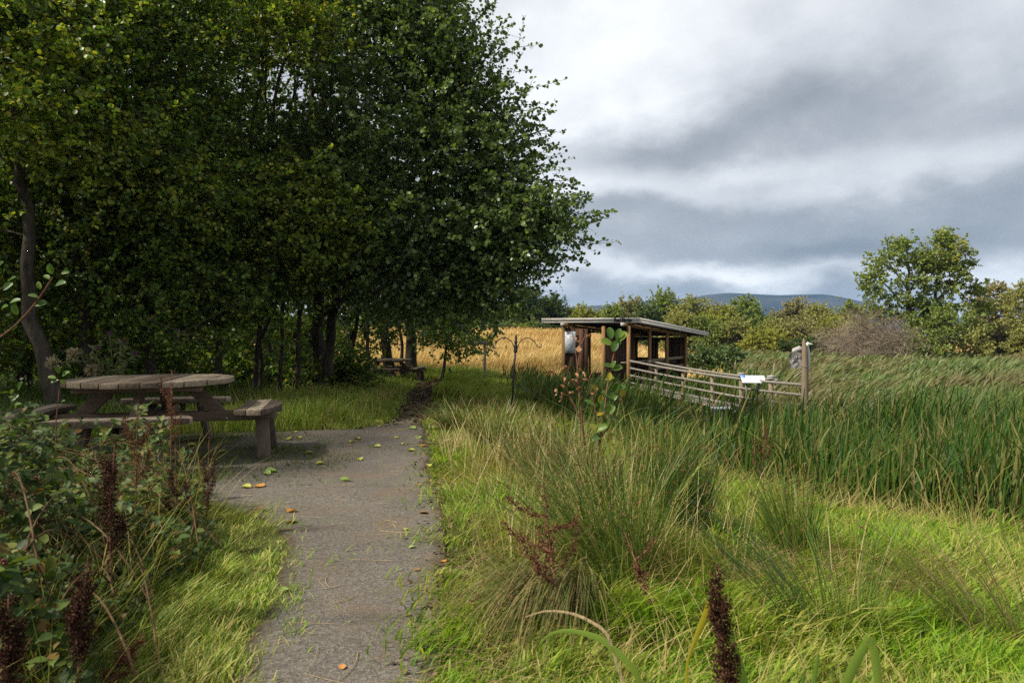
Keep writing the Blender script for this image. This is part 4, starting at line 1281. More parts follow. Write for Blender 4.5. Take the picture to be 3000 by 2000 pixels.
tree('tall_alder_tree', 'right tree of the tall pair rising above the marsh, denser olive crown', 'tree',
     [stem([(2738, 1085), (2735, 960), (2745, 860), (2755, 760), (2765, 700)], D + .5, .20, .05), stem([(2742, 880), (2800, 820), (2840, 780)], D, .08, .03, False), stem([(2748, 830), (2790, 740)], D, .06, .03, False)],
     [('far_green', [(2770, 710, D, 44, 30, 26), (2740, 770, D, 50, 40, 28), (2800, 770, D, 50, 44, 34), (2760, 830, D, 80, 40, 36), (2830, 850, D, 50, 40, 22), (2870, 900, D, 36, 30, 12)]), ('far_yellow', [(2770, 740, D - .5, 60, 50, 16)]),
      ('far_green', [(2760, 920, D, 80, 50, 44), (2850, 950, D, 50, 40, 20)]), ('far_dark', [(2720, 900, D, 60, 30, 16)])], 402, 'bark_far', 'tall alder pair', twigs=6, tl=.62, nl=9, size=.14, flat=.8)
for i, (u, v, D, ru, rv, n, mat, lab) in enumerate([(2740, 950, 44, 90, 50, 56, 'far_green', 'broad green bush filling the foot of the tall right hand alder'), (2700, 1030, 43, 80, 44, 50, 'far_green', 'low green bush in front of the tall pair touching the reeds'),
                                                    (2820, 1010, 43.5, 80, 50, 50, 'far_olive', 'olive bush to the right of the tall pair above the reeds'), (2760, 1060, 42, 90, 24, 30, 'far_dark', 'dark shaded bush right at the edge of the reeds below the tall pair'),
                                                    (2390, 1010, 52, 60, 22, 60, 'gorse', 'dark green gorse bush right of the carved post'), (2330, 1012, 54, 50, 20, 44, 'gorse', 'dark green gorse bush behind the heron carving'), (2440, 1022, 53, 40, 16, 30, 'gorse', 'small gorse bush left of the bare grey scrub'),
                                                    (2065, 1052, 36, 46, 20, 60, 'far_dark', 'dark rounded bramble bush just right of the shelter'), (2130, 1050, 37, 40, 18, 50, 'far_dark', 'second dark rounded bush standing beside the shelter bramble bush')]):
    tree('marsh_bush', lab, 'bush', [stem([(u, v + 30), (u, v), (u + 5, v - 15)], D, .05, .02), stem([(u + 8, v + 30), (u + 25, v)], D, .04, .02)], [(mat, [(u, v, D, ru, rv, n)])], 420 + i, 'bark_far', 'bushes along the marsh', twigs=7, tl=.55 if mat != 'gorse' else .4, nl=10, size=.12, flat=.8)

# bare grey scrub
def bare_scrub(label, u, vt, hw, D, seed, n=60):
    rng = np.random.default_rng(seed)
    g0 = P(u, 1000, D); g = float(H(g0[0], g0[1]))
    base = np.array((g0[0], D, g))
    root = thing('bare_shrub', label, 'shrub', tuple(base), 0, 'bare grey scrub')
    top = P(u, vt, D)[2]
    mb = MB()
    c = ball(rng, n) * np.array((hw * D / F, 1.2, (top - g) * .46)) + np.array((base[0], D, (top + g) / 2))
    st = []
    for j in range(6):
        e = c[rng.integers(n)]
        st.append(([base + rng.normal(0, .25, 3) * (1, 1, 0), (base + e) / 2 + rng.normal(0, .2, 3), e], .05, .015))
    grow(mb, st, c, rng, .008, .009)
    pos, d, nn, s = sprays(mb, c, rng, 26, 1.1, 1, .10, c.mean(0), .9, tw=.011, jit=.35)
    mb.V = [v - base for v in mb.V]
    mb.build('twigs', M['twig'], root)
    leaves_mesh('leaves', pos[::3] - base, d[::3], nn[::3], s[::3], M['far_brown'], root)


bare_scrub('bare grey brown scrub left of the tall alder pair', 2540, 900, 80, 45, 501, 90)
bare_scrub('lower bare scrub between the gorse and the tall pair', 2470, 945, 70, 48, 502, 60)
bare_scrub('bare twiggy scrub at the foot of the left tall alder', 2610, 960, 70, 43, 503, 70)


# ---------------------------------------------------------------- grasses (stuff)
def sample(n, d0, d1, rng, power=1.0, u0=-250, u1=3250):
    q = rng.uniform(0, 1, n)
    if power == 1: D = d0 * (d1 / d0) ** q
    else: D = (d0 ** (1 - power) + q * (d1 ** (1 - power) - d0 ** (1 - power))) ** (1 / (1 - power))
    u = rng.uniform(u0, u1, n)
    return (u - 1500) / F * D, D


def stuff(name, label, mat, x, y, hgt, wid, lean, bend, rng, levels=(0, .35, .7, 1.0), droop=.35, cat='grass', z=None):
    base = np.stack([x, y, (H(x, y) if z is None else z) - .01], 1)
    V, FS = blades(base, hgt, wid, lean, bend, rng, levels, droop)
    o = np_mesh(name, V, FS, mat, None)
    return tag(o, label, cat, kind='stuff')


rng = np.random.default_rng(5)
# right bank, bright grass
x, y = sample(330000, 1.0, 24, rng, 1.0, 850, 4400)
pr = path_r(y); re = reed_edge(y)
t = x - pr
keep = (t > .05 - rng.exponential(.095, len(x)) * (1.15 + vnoise(x, y, .3))) & (x < re + .35)
x, y, t = x[keep], y[keep], t[keep]
edge = np.clip(t / .30, .55, 1)
pat = .75 + .45 * vnoise(x, y, .55) + .40 * vnoise(x, y, .17)
hgt = (rng.uniform(.06, .23, len(x)) * np.interp(y, [1, 3, 5, 9, 20], [1.05, 1.0, .95, 1.25, 1.6])) * edge * np.clip(pat, .35, 1.5) * np.where(y > 6.5, np.clip(t / 1.1, .45, 1), 1)
az_ = vnoise(x, y, .9) * 3 + rng.normal(0, .9, len(x))
ln = rng.uniform(.15, 1.1, len(x))
stuff('meadow_grass', 'bright green grass on the bank between the path and the reeds', M['grass'], x, y, hgt, np.maximum(.0050, .0013 * y) * rng.choice([.5, .8, 1., 1.4, 2.0], len(x)), np.stack([np.cos(az_) * ln, np.sin(az_) * ln], 1), rng.uniform(.4, .95, len(x)), rng)
# straw along the path and before the reeds
x, y = sample(125000, 1.6, 24, rng, .8, 1000, 3250)
pr = path_r(y); re = reed_edge(y); t = x - pr; tr = re - x
w_ = np.maximum(np.exp(-((t - .6) / .6) ** 2) * np.interp(y, [2, 2.8, 4, 5], [.10, .25, .9, 1.1]), np.exp(-((tr - .1) / .5) ** 2) * .7) + .05
keep = (t > 0.02) & (tr > -.5) & (rng.uniform(0, 1, len(x)) < w_ * (.65 + .5 * vnoise(x, y, .7)))
x, y, t = x[keep], y[keep], t[keep]
hgt = rng.uniform(.10, .27, len(x)) * np.clip(t / .4, .35, 1.25) * np.where(y > 6.5, np.clip(t / 1.1, .4, 1), 1) * np.interp(y, [2, 5, 9], [.8, 1.0, 1.3])
az_ = vnoise(x + 5, y, .8) * 3 + rng.normal(0, .8, len(x)); ln = rng.uniform(.4, 1.5, len(x))
stuff('dry_grass', 'straw coloured dry grass along the right edge of the path and before the reeds', M['straw'], x, y, hgt, np.maximum(.0036, .0010 * y), np.stack([np.cos(az_) * ln, np.sin(az_) * ln], 1), rng.uniform(.4, .9, len(x)), rng)
# flat thatch of dead blades between the living grass
x, y = sample(85000, 1.2, 12, rng, 1.0, 850, 4200)
keep = (x > path_r(y) + .05) & (x < reed_edge(y) + .5) & (rng.uniform(0, 1, len(x)) < np.clip(.30 + .9 * vnoise(x + 3, y, .6), .04, 1))
x, y = x[keep], y[keep]
az_ = rng.uniform(0, 6.28, len(x)); ln = rng.uniform(1.5, 4.5, len(x))
stuff('dry_grass', 'flattened dead grass lying between the green grass of the bank', M['thatch'], x, y, rng.uniform(.035, .10, len(x)) * np.interp(y, [2, 8], [1, 1.6]), np.maximum(.0036, .0011 * y), np.stack([np.cos(az_) * ln, np.sin(az_) * ln], 1), rng.uniform(.2, .7, len(x)), rng)
# tall thin dry stalks
x, y = sample(3000, 2.6, 20, rng, .6, 1150, 3250)
keep = (x > path_r(y) + .3) & (x < reed_edge(y) + .6) & (rng.uniform(0, 1, len(x)) < .55 + .5 * vnoise(x, y, .8))
x, y = x[keep], y[keep]
az_ = rng.uniform(0, 6.28, len(x)); ln = rng.uniform(.05, .8, len(x))
stuff('grass_stalks', 'thin dry flowering stalks standing above the bank grass', M['straw'], x, y, rng.uniform(.25, .62, len(x)) * np.interp(y, [2, 5], [.7, 1]), np.maximum(.0032, .0009 * y), np.stack([np.cos(az_) * ln, np.sin(az_) * ln], 1), rng.uniform(.2, .8, len(x)), rng)
x, y = sample(4300, 3.1, 11, rng, .8, 1150, 2200)
t = x - path_r(y)
keep = (t > .12) & (t < 1.9) & (rng.uniform(0, 1, len(x)) < .5 + .6 * vnoise(x + 9, y, .5)); x, y = x[keep], y[keep]
az_ = rng.uniform(0, 6.28, len(x)); ln = rng.uniform(.05, .7, len(x))
stuff('grass_stalks', 'tall straw coloured stems along the path edge around the big rush clump', M['pale_stalk'], x, y, rng.uniform(.28, .62, len(x)) * np.where(y > 6.5, np.clip((x - path_r(y)) / 1.2, .35, 1), 1), np.maximum(.0034, .0009 * y), np.stack([np.cos(az_) * ln, np.sin(az_) * ln], 1), rng.uniform(.2, .8, len(x)), rng)
# left verge near the viewer
x, y = sample(105000, 1.0, 5.4, rng, .8, -700, 900)
tl_ = path_l(y) - x
keep = (tl_ > .05 - rng.exponential(.10, len(x)) * (1.15 + vnoise(x, y, .25))) & (tl_ < 1.6)
x, y, tl_ = x[keep], y[keep], tl_[keep]
hgt = rng.uniform(.04, .16, len(x)) * np.clip(tl_ / .3, .62, 1.1) * np.clip(.8 + .5 * vnoise(x, y, .4) + .5 * vnoise(x, y, .13), .3, 1.7)
az_ = vnoise(x, y, .7) * 3 + rng.normal(0, .8, len(x)); ln = rng.uniform(.3, 1.1, len(x))
stuff('verge_grass', 'green grass on the left verge of the path below the brambles', M['verge'], x, y, hgt, .0040 * rng.choice([.6, .8, 1., 1.3, 1.8], len(x)), np.stack([np.cos(az_) * ln, np.sin(az_) * ln], 1), rng.uniform(.4, .95, len(x)), rng)
x, y = sample(1500, 1.6, 4.6, rng, .8, -100, 880)
keep = (path_l(y) - x > .08) & (path_l(y) - x < 1.2); x, y = x[keep], y[keep]
az_ = rng.uniform(-1.2, 1.2, len(x)); ln = rng.uniform(.3, 1.4, len(x))
stuff('verge_stalks', 'bent dry stalks lying over the left verge', M['straw'], x, y, rng.uniform(.12, .28, len(x)), .0028, np.stack([np.cos(az_) * ln, np.sin(az_) * ln], 1), rng.uniform(.3, .9, len(x)), rng)
# grass beyond the table along the foot of the wood
x, y = sample(90000, 7.4, 24, rng, 1.2, -250, 1330)
tl_ = path_l(y) - x
keep = (tl_ > .0 + .06 * rng.normal(size=len(x))) & (tl_ < 4.5) & ((y > 7.9) | (tl_ > .1))
x, y, tl_ = x[keep], y[keep], tl_[keep]
hgt = rng.uniform(.12, .30, len(x)) * np.clip(tl_ / .5, .45, 1.2) * np.clip(.85 + .5 * vnoise(x, y, .8), .4, 1.5)
az_ = rng.uniform(0, 6.28, len(x)); ln = rng.uniform(.1, .8, len(x))
stuff('woodland_edge_grass', 'green and straw grass strip at the foot of the wood beyond the table', M['verge'], x, y, hgt, .0010 * y, np.stack([np.cos(az_) * ln, np.sin(az_) * ln], 1), rng.uniform(.3, .9, len(x)), rng)
x, y = sample(1400, 7.8, 14, rng, 1.2, 200, 1250)
keep = (path_l(y) - x > .1) & (path_l(y) - x < 2.6); x, y = x[keep], y[keep]
az_ = rng.uniform(0, 6.28, len(x)); ln = rng.uniform(.1, .7, len(x))
stuff('verge_stalks', 'tufts of pale stalks standing at the foot of the wood', M['straw'], x, y, rng.uniform(.25, .5, len(x)), .0009 * y, np.stack([np.cos(az_) * ln, np.sin(az_) * ln], 1), rng.uniform(.2, .7, len(x)), rng)
x, y = sample(60000, 7.5, 30, rng, 1.0, -250, 1250)
keep = (path_l(y) - x > 2.5); x, y = x[keep], y[keep]
az_ = rng.uniform(0, 6.28, len(x)); ln = rng.uniform(.1, .8, len(x))
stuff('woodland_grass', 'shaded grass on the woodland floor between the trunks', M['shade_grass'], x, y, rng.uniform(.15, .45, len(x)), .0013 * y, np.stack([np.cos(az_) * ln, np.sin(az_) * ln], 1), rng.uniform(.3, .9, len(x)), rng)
# rough grass where path, marsh and field meet
x, y = sample(70000, 13, 31, rng, .8, 1180, 1720)
keep = ((x > path_r(y)) | (y > 23.4)) & (x < reed_edge(y) + .8); x, y = x[keep], y[keep]
az_ = rng.uniform(-1, 1, len(x)); ln = rng.uniform(.1, .6, len(x))
stuff('rough_grass', 'rough green marsh edge grass between the path end and the golden field', M['verge'], x, y, rng.uniform(.18, .42, len(x)) * np.clip(1 + .4 * vnoise(x, y, 1.2), .5, 1.5), .0012 * y, np.stack([np.cos(az_) * ln, np.sin(az_) * ln], 1), rng.uniform(.3, .9, len(x)), rng)
# golden field
x, y = sample(150000, 29, 100, rng, 1.2, 800, 2700)
m_ = (x / y < .16) | (y > 44)
x, y = x[m_], y[m_]
az_ = rng.uniform(-.8, .8, len(x)); ln = rng.uniform(.1, .5, len(x))
stuff('field_grass', 'ripe golden grass covering the field behind the shelter', M['field'], x, y, rng.uniform(.35, .8, len(x)) * np.clip(1 + .3 * vnoise(x, y, 5), .6, 1.4), .0011 * y, np.stack([np.cos(az_) * ln, np.sin(az_) * ln], 1), rng.uniform(.2, .8, len(x)), rng, levels=(0, .5, 1.0))
# moss and short tufts under the table and on the gravel
n = 26000
x = rng.uniform(-4.7, -1.35, n); y = rng.uniform(4.8, 7.7, n)
r_ = np.hypot(x + 3.22, y - 6.1)
pp = np.where(r_ < 1.25, .85, np.exp(-(r_ - 1.25) * 3)) * (.6 + .7 * vnoise(x, y, .3)) + (vnoise(x, y, .22) > .62) * .25
keep = (rng.uniform(0, 1, n) < pp) & (x < path_r(y)); x, y = x[keep], y[keep]
az_ = rng.uniform(0, 6.28, len(x)); ln = rng.uniform(.3, 1.2, len(x))
stuff('moss_grass', 'short mossy grass under the round table', M['moss'], x, y, rng.uniform(.03, .10, len(x)), .006, np.stack([np.cos(az_) * ln, np.sin(az_) * ln], 1), rng.uniform(.4, .9, len(x)), rng, levels=(0, .5, 1.0))
n = 2600
y = 1.6 + 7 * rng.uniform(0, 1, n) ** 1.2; x = path_l(y) + (path_r(y) - path_l(y)) * rng.beta(.5, .5, n)
keep = vnoise(x, y, .25) > .35; x, y = x[keep], y[keep]
az_ = rng.uniform(0, 6.28, len(x)); ln = rng.uniform(.3, 1.2, len(x))
stuff('moss_grass', 'tiny grass tufts growing through the gravel', M['verge'], x, y, rng.uniform(.02, .07, len(x)), .004, np.stack([np.cos(az_) * ln, np.sin(az_) * ln], 1), rng.uniform(.4, .9, len(x)), rng, levels=(0, .5, 1.0))


# ---------------------------------------------------------------- reeds (stuff)
def in_hut(x, y):
    d = np.stack([x - A2[0], y - A2[1]], -1)
    Mi = np.linalg.inv(np.stack([E1, E2], 1))
    q = d @ Mi.T
    return (q[:, 0] > .05) & (q[:, 0] < .98) & (q[:, 1] > -.02) & (q[:, 1] < .82)


def near_walk(x, y, far=1.55, near=.25):
    best = np.full(len(x), 1e9); sd = np.zeros(len(x))
    for q in dk[::3]:
        dx, dy = x - q[0], y - q[1]
        d = np.hypot(dx, dy); s = dx * sidev[0] + dy * sidev[1]
        m = d < best
        best = np.where(m, d, best); sd = np.where(m, s, sd)
    return (best < 2.0) & (sd > -near) & (sd < far)


def reed_bed(name, label, mat, n, d0, d1, power, wid, hm, rng, u0=1200, u1=4300, lean=(.30, .20), bent=(.55, 1.0)):
    x, y = sample(n, d0, d1, rng, power, u0, u1)
    keep = (x > reed_edge(y) + .35 * vnoise(x, y, .8) + rng.normal(0, .12, len(x)))
    keep &= ~in_hut(x, y) & ~near_walk(x, y)
    keep &= ~((y > 44) & (x / y < .30)) & ~((y > 25) & (x / y < .06))
    if 'dark green reeds in front' in label: keep &= (y < 14.5 + 5 * rng.uniform(0, 1, len(x)) + 2 * vnoise(x, y, 2)) | (x / y < .36)
    # open water pocket in front of the boardwalk
    pk = np.exp(-(((x - 4.3) / 1.5) ** 2 + ((y - 17.0) / 2.2) ** 2))
    keep &= rng.uniform(0, 1, len(x)) > pk * .93
    keep &= rng.uniform(0, 1, len(x)) < .80 + .5 * vnoise(x, y, 1.1)
    x, y = x[keep], y[keep]
    g = H(x, y)
    into = np.clip((x - reed_edge(y)) / .8, 0, 1)
    h = hm * rng.uniform(.62, 1.12, len(x)) * (.62 + .38 * into) * np.clip(1 + .26 * vnoise(x, y, 1.7) + .18 * vnoise(x, y, .5), .5, 1.45)
    h = np.where(near_walk(x, y, 3.0, 3.2), h * .95, h)
    uu = 1500 + x / y * F
    h = h * (1 - .34 * np.exp(-((uu - 2030) / 150) ** 2) * smooth01((y - 7.5) / 2) * smooth01((19.5 - y) / 1.5))
    lx = rng.normal(lean[0], lean[1], len(x)); ly = rng.normal(0, .15, len(x))
    k = rng.uniform(0, 1, len(x)) < .06
    lx = np.where(k, lx + rng.choice([-1, 1], len(x)) * rng.uniform(.4, .9, len(x)), lx)
    stuff(name, label, mat, x, y, h, wid(y) * rng.uniform(.6, 1.25, len(x)), np.stack([lx, ly], 1), rng.uniform(*bent, len(x)), rng, levels=(0, .3, .55, .75, .9, 1.0), droop=.30, cat='reeds', z=g)


rng = np.random.default_rng(6)
reed_bed('reeds', 'dense dark green reeds standing along the near edge of the pond', M['reed'], 36000, 3.6, 13.5, .4, lambda y: np.maximum(.024, .0025 * y), 1.30, rng, lean=(.05, .13), bent=(.25, .9))
reed_bed('reeds', 'dark green reeds in front of the boardwalk and shelter', M['reed'], 32000, 12.5, 25, .3, lambda y: .0019 * y, 1.36, rng, lean=(.12, .14), bent=(.3, .95))
reed_bed('reeds', 'pale green windblown reeds spreading across the marsh to the trees', M['reed_far'], 62000, 14.0, 52, .3, lambda y: .0030 * y, 1.20, rng, 2150, 3300, (.42, .22))
# dead blades among the reeds
x, y = sample(4200, 5.0, 30, rng, .6, 1500, 3300)
keep = (x > reed_edge(y) - .1) & ~in_hut(x, y) & ~near_walk(x, y); x, y = x[keep], y[keep]
lx = rng.normal(.1, .5, len(x)); ly = rng.normal(0, .3, len(x))
stuff('dead_reeds', 'tan dead blades among the reeds', M['straw'], x, y, rng.uniform(.5, 1.05, len(x)), np.maximum(.010, .0012 * y), np.stack([lx, ly], 1), rng.uniform(.4, 1.0, len(x)), rng, levels=(0, .3, .55, .75, .9, 1.0), cat='reeds')


# ---------------------------------------------------------------- rush clumps
def rush(label, base, n, h, spread, lean=(0, 0), mat='rush', seed=0, foot=.12, flowers=True, width=.0034, bend=(.2, .8), droop=.35):
    rng = np.random.default_rng(seed)
    b = np.array(base)
    root = thing('rush_clump', label, 'rush clump', tuple(b), 0, 'rush clumps on the bank')
    r = foot * np.sqrt(rng.uniform(0, 1, n)); a = rng.uniform(0, 6.28, n)
    p = np.stack([r * np.cos(a), r * np.sin(a), np.full(n, -.03)], 1)
    ln = np.stack([np.cos(a) * spread * rng.uniform(.1, 1, n) + lean[0] * rng.uniform(.4, 1.2, n) + rng.normal(0, .12, n), np.sin(a) * spread * rng.uniform(.1, 1, n) + lean[1] * rng.uniform(.4, 1.2, n) + rng.normal(0, .12, n)], 1)
    hh = h * rng.uniform(.55, 1.08, n)
    bd = rng.uniform(*bend, n)
    V, FS = blades(p, hh, np.full(n, width) * rng.uniform(.8, 1.3, n), ln, bd, rng, (0, .3, .6, .8, 1.0), droop)
    np_mesh('blades', V, FS, M[mat], root)
    if flowers:
        k = rng.choice(n, n // 6, replace=False)
        t = .86
        off = t * (1 - bd[k]) + t * t * bd[k]
        c = p[k] + np.stack([ln[k, 0] * hh[k] * off, ln[k, 1] * hh[k] * off, hh[k] * (t - droop * bd[k] * t ** 3)], 1)
        c = np.repeat(c, 9, axis=0) + rng.normal(0, .008, (9 * len(k), 3))
        m = len(c)
        tag(np_mesh('flowers', scatter(LEAF_V, c, rng.normal(size=(m, 3)), rng.normal(size=(m, 3)), .0075), [tile_faces(LEAF_F, 6, m)], M['rush_flower'], root), kind='stuff')
    return root


R_ = [('large upright rush clump in the middle of the bank behind the red dock', at(1800, 1660), 460, .84, .75, (-.15, 0), 'rush', .24, (.2, .7)),
      ('sprawling rush clump falling over to the left above the red dock', at(1790, 1720), 330, .88, .45, (-.62, .05), 'rush', .16, (.4, 1.0), .6),
      ('flattened brown rush tuft combed down towards the path edge', at(1640, 1790), 750, .62, .30, (-.46, -.80), 'rush_dry', .15, (.6, 1.0), 1.0),
      ('small dark upright rush clump left of the bright lawn', at(2000, 1560), 520, .66, .30, (.0, 0), 'rush_dark', .13, (.1, .6)),
      ('tall dark rush clump rising before the reeds in the middle of the bank', at(1930, 1460), 420, .74, .45, (.05, 0), 'rush', .17, (.1, .6)),
      ('upright rush clump with dry straw at its foot in the middle of the bright lawn', at(2330, 1620), 300, .62, .45, (-.1, .1), 'rush', .11, (.1, .6)),
      ('sparse rush fan leaning left near the bottom of the bright lawn', at(2410, 1880), 90, .72, .25, (-.85, .3), 'rush_dark', .10, (.1, .5)),
      ('loose rush fan sprawling in from the bottom right corner', at(2960, 1930), 150, .66, .35, (-.75, .3), 'rush_dry', .12, (.2, .8)),
      ('thin upright rushes in front of the folded green blade', at(2480, 1880), 60, .62, .35, (.1, .2), 'rush', .10, (.1, .5)),
      ('yellowing rush clump on the bank left of the dead sapling', at(1590, 1440), 420, .62, .55, (-.1, 0), 'rush_dry', .17, (.2, .8)),
      ('green rush clump beside the path before the bird feeder pole', at(1450, 1330), 360, .60, .55, (0, 0), 'rush', .18, (.2, .8)),
      ('arching green sedge tuft hanging over the path edge', at(1330, 1262), 240, .42, .9, (-.35, -.2), 'rush', .12, (.6, 1.0)),
      ('dry rush clump at the foot of the leafy sapling', at(1720, 1500), 420, .62, .6, (0, 0), 'rush_dry', .18, (.2, .8)),
      ('rush clump with brown flower heads left of the leafy sapling', at(1655, 1390), 360, .66, .5, (0, 0), 'rush', .18, (.2, .7)),
      ('green rush clump at the foot of the bird feeder pole', at(1545, 1200), 260, .55, .55, (0, 0), 'rush', .22, (.2, .8)),
      ('rush clump at the far right before the reeds', at(2830, 1560), 200, .50, .5, (-.1, 0), 'rush_dry', .15, (.2, .8))]
for i, (lab, b, n, h, sp, ln, mt, ft, bd, *dr) in enumerate(R_):
    rush(lab, b, n, h, sp, ln, mt, 700 + i, ft, True, max(.0036, .0011 * b[1]), bd, dr[0] if dr else .35)


# ---------------------------------------------------------------- docks and other weeds
def dock(label, base, top, branches, mat, seed, seeds=1500, spread=.09, r=.0045, start=.35, sz=.008, lean=None):
    rng = np.random.default_rng(seed)
    base = np.array(base); top = np.array(top)
    seeds = int(seeds * 1.7); sz *= .72
    root = thing('dock_plant', label, 'dock', tuple(base), 0, 'withered dock plants')
    L = np.linalg.norm(top - base)
    main = smooth_curve([base, base * .5 + top * .5 + rng.normal(0, .02, 3) * L, top], 16)
    mb = MB(); mb.tube(main - base, np.linspace(r, r * .35, 16), 6, cap=False)
    runs = [main[int(16 * start):]]
    for j in range(branches):
        i = int(rng.uniform(start * 16, 13))
        a = main[i]; le = L * rng.uniform(.14, .34) * (1.2 - i / 18)
        th = rng.uniform(0, 6.28)
        e = a + np.array((math.cos(th) * spread * rng.uniform(.5, 1.3), math.sin(th) * spread * rng.uniform(.5, 1.3), le))
        b = smooth_curve([a, a * .55 + e * .45 + np.array((math.cos(th), math.sin(th), 0)) * spread * .3, e], 9)
        mb.tube(b - base, np.linspace(r * .5, r * .25, 9), 5, cap=False)
        runs.append(b[1:])
    mb.build('stem', M['twig_red'], root, smooth=True)
    allp = np.concatenate([smooth_curve(q, 30) for q in runs])
    c = allp[rng.integers(len(allp), size=seeds)] - base
    whorl = np.round(c[:, 2] / .018) * .018
    c[:, 2] = whorl + rng.normal(0, .004, seeds)
    c[:, :2] += rng.normal(0, .008, (seeds, 2))
    tag(np_mesh('seed_head', scatter(LEAF_V * np.array((1, .9, 1.6)), c, rng.normal(size=(seeds, 3)) + np.array((0, 0, -.5)), rng.normal(size=(seeds, 3)), rng.uniform(.7, 1.3, seeds) * sz), [tile_faces(LEAF_F, 6, seeds)], M[mat], root), kind='stuff')
    return root


def gp(u, v, D):
    """ground point below photograph pixel column u at depth D"""
    p = P(u, v, D); p[2] = float(H(p[0], p[1])); return p


dock('tall dark brown dock in the brambles in front of the round table', gp(325, 0, 2.45), P(335, 1290, 2.45), 13, 'dock', 801, 3000, .05)
dock('dark brown dock lower in the brambles near the left verge', gp(225, 0, 1.78), P(255, 1625, 1.78), 11, 'dock', 802, 2200, .028)
dock('dark red dock cut by the left frame edge at the bottom corner', gp(15, 0, 1.62), P(20, 1740, 1.62), 10, 'dock', 803, 2000, .024)
dock('thin reddish dock standing at the right edge of the brambles by the gravel', gp(598, 0, 3.6), P(612, 1275, 3.6), 6, 'dock', 804, 1000, .07)
dock('slender reddish dock rising in front of the round tabletop', gp(505, 0, 3.5), P(503, 1085, 3.5), 5, 'dock_red', 805, 700, .06, start=.55)
dock('dark dock beside the front seat of the round table', gp(500, 0, 3.3), P(512, 1290, 3.3), 7, 'dock', 806, 1100, .05)
dock('dock between the brambles and the seat legs', gp(395, 0, 3.2), P(402, 1180, 3.2), 6, 'dock_red', 807, 900, .06)
dock('red branching dock on the bank between path and lawn', gp(1665, 0, 2.4), P(1592, 1425, 2.45), 9, 'dock_red', 808, 1500, .16, r=.005, start=.38, sz=.009)
dock('dense dark brown dock spike at the bottom of the picture centre right', gp(2125, 0, 1.75), P(2108, 1665, 1.75), 14, 'dock', 809, 2600, .034, r=.006, start=.22, sz=.008)
dock('leaning reddish dock stalk on the bank right of the big rush clump', gp(1960, 0, 2.5), P(1830, 1560, 2.8), 4, 'dock_red', 810, 500, .07, start=.3, sz=.008)
dock('small rusty dock at the reed edge', gp(2240, 0, 5.8), P(2232, 1240, 5.8), 5, 'dock_red', 811, 500, .08, sz=.014)
dock('low reddish dock at the bottom left verge', gp(330, 0, 1.95), P(345, 1870, 1.95), 6, 'dock_red', 812, 800, .05)


def placed_leaves(name, spec, mat, parent, base, rng, cup=2.1, wide=.66, curl=False, scale=.68):
    """spec: (u, v, D, length in pixels, angle of the leaf in the picture in degrees, how much the blade turns away)"""
    pos, d, n, s = [], [], [], []
    for u, v, D, ln, ang, turn in spec:
        ln *= scale
        a = math.radians(ang)
        d.append((math.cos(a), rng.uniform(-.5, .3), math.sin(a)))
        n.append((rng.uniform(-.5, .5) * turn + .1, -1 + .3 * turn, .75 * turn + .25))
        L_ = ln * D / F
        q = P(u, v, D) - np.array((math.cos(a), 0, math.sin(a))) * L_ * .5
        pos.append(q - base); s.append(L_)
    tv = CURL_V if curl else BIG_V * np.array((1, wide, cup))
    V = scatter(tv, np.array(pos), np.array(d), np.array(n), np.array(s))
    N = len(pos)
    return np_mesh(name, V, [tile_faces(BIG_F4, 17, N), tile_faces(BIG_F3, 17, N)], mat, parent, smooth=True)


rng = np.random.default_rng(31)
D = 4.5
b0 = gp(1742, 0, D)
sp = thing('alder_sapling', 'young sapling with large bright green leaves standing in front of the shelter', 'sapling', tuple(b0))
mb = MB()
main = smooth_curve([b0, P(1750, 1330, D), P(1768, 1240, D), P(1778, 1140, D), P(1793, 1065, D), P(1806, 1000, D)], 24)
mb.tube(main - b0, np.linspace(.011, .004, 24), 6, cap=False)
for pts in ([(1768, 1240), (1800, 1190), (1838, 1150)], [(1762, 1265), (1745, 1200), (1735, 1160)], [(1755, 1290), (1790, 1240), (1812, 1215)]):
    mb.tube(smooth_curve([P(u, v, D) for u, v in pts], 10) - b0, np.linspace(.006, .003, 10), 5, cap=False)
mb.build('stem', M['twig_red'], sp, smooth=True)
A_ = [(1788, 975, D, 54, 100, .2), (1812, 978, D, 50, 75, .8), (1776, 1003, D, 56, 160, .5), (1798, 1015, D, 56, 250, .2), (1824, 985, D, 62, 48, .7), (1810, 1000, D, 46, 70, .9),
      (1780, 1072, D, 44, 165, .9), (1808, 1078, D, 50, 10, .4), (1797, 1068, D, 40, 60, .9), (1803, 1133, D, 52, 60, .3), (1822, 1136, D, 46, 20, .9), (1784, 1158, D, 70, 150, .6), (1796, 1166, D, 50, 215, .6),
      (1772, 1192, D, 66, 130, .5), (1790, 1198, D, 56, 60, .7), (1726, 1180, D, 46, 150, 1.), (1762, 1252, D, 64, 20, .4), (1775, 1238, D, 54, 70, .6), (1800, 1228, D, 46, 340, .8), (1750, 1282, D, 54, 200, .6), (1786, 1108, D, 44, 190, .4)]
placed_leaves('leaves', A_, M['sapling'], sp, b0, rng)
placed_leaves('yellow_leaves', [(1785, 1103, D - .02, 38, 260, .3), (1823, 1152, D, 42, 300, .5), (1760, 1168, D, 40, 255, .2), (1740, 1135, D, 34, 130, .4), (1738, 1252, D, 44, 320, .5), (1756, 1212, D, 30, 200, .5), (1790, 1275, D, 30, 10, .6)], M['sapling_yellow'], sp, b0, rng)
D = 4.6
b0 = gp(1722, 0, D)
sp = thing('dead_sapling', 'dead brown sapling with curled copper leaves left of the leafy sapling', 'sapling', tuple(b0))
mb = MB()
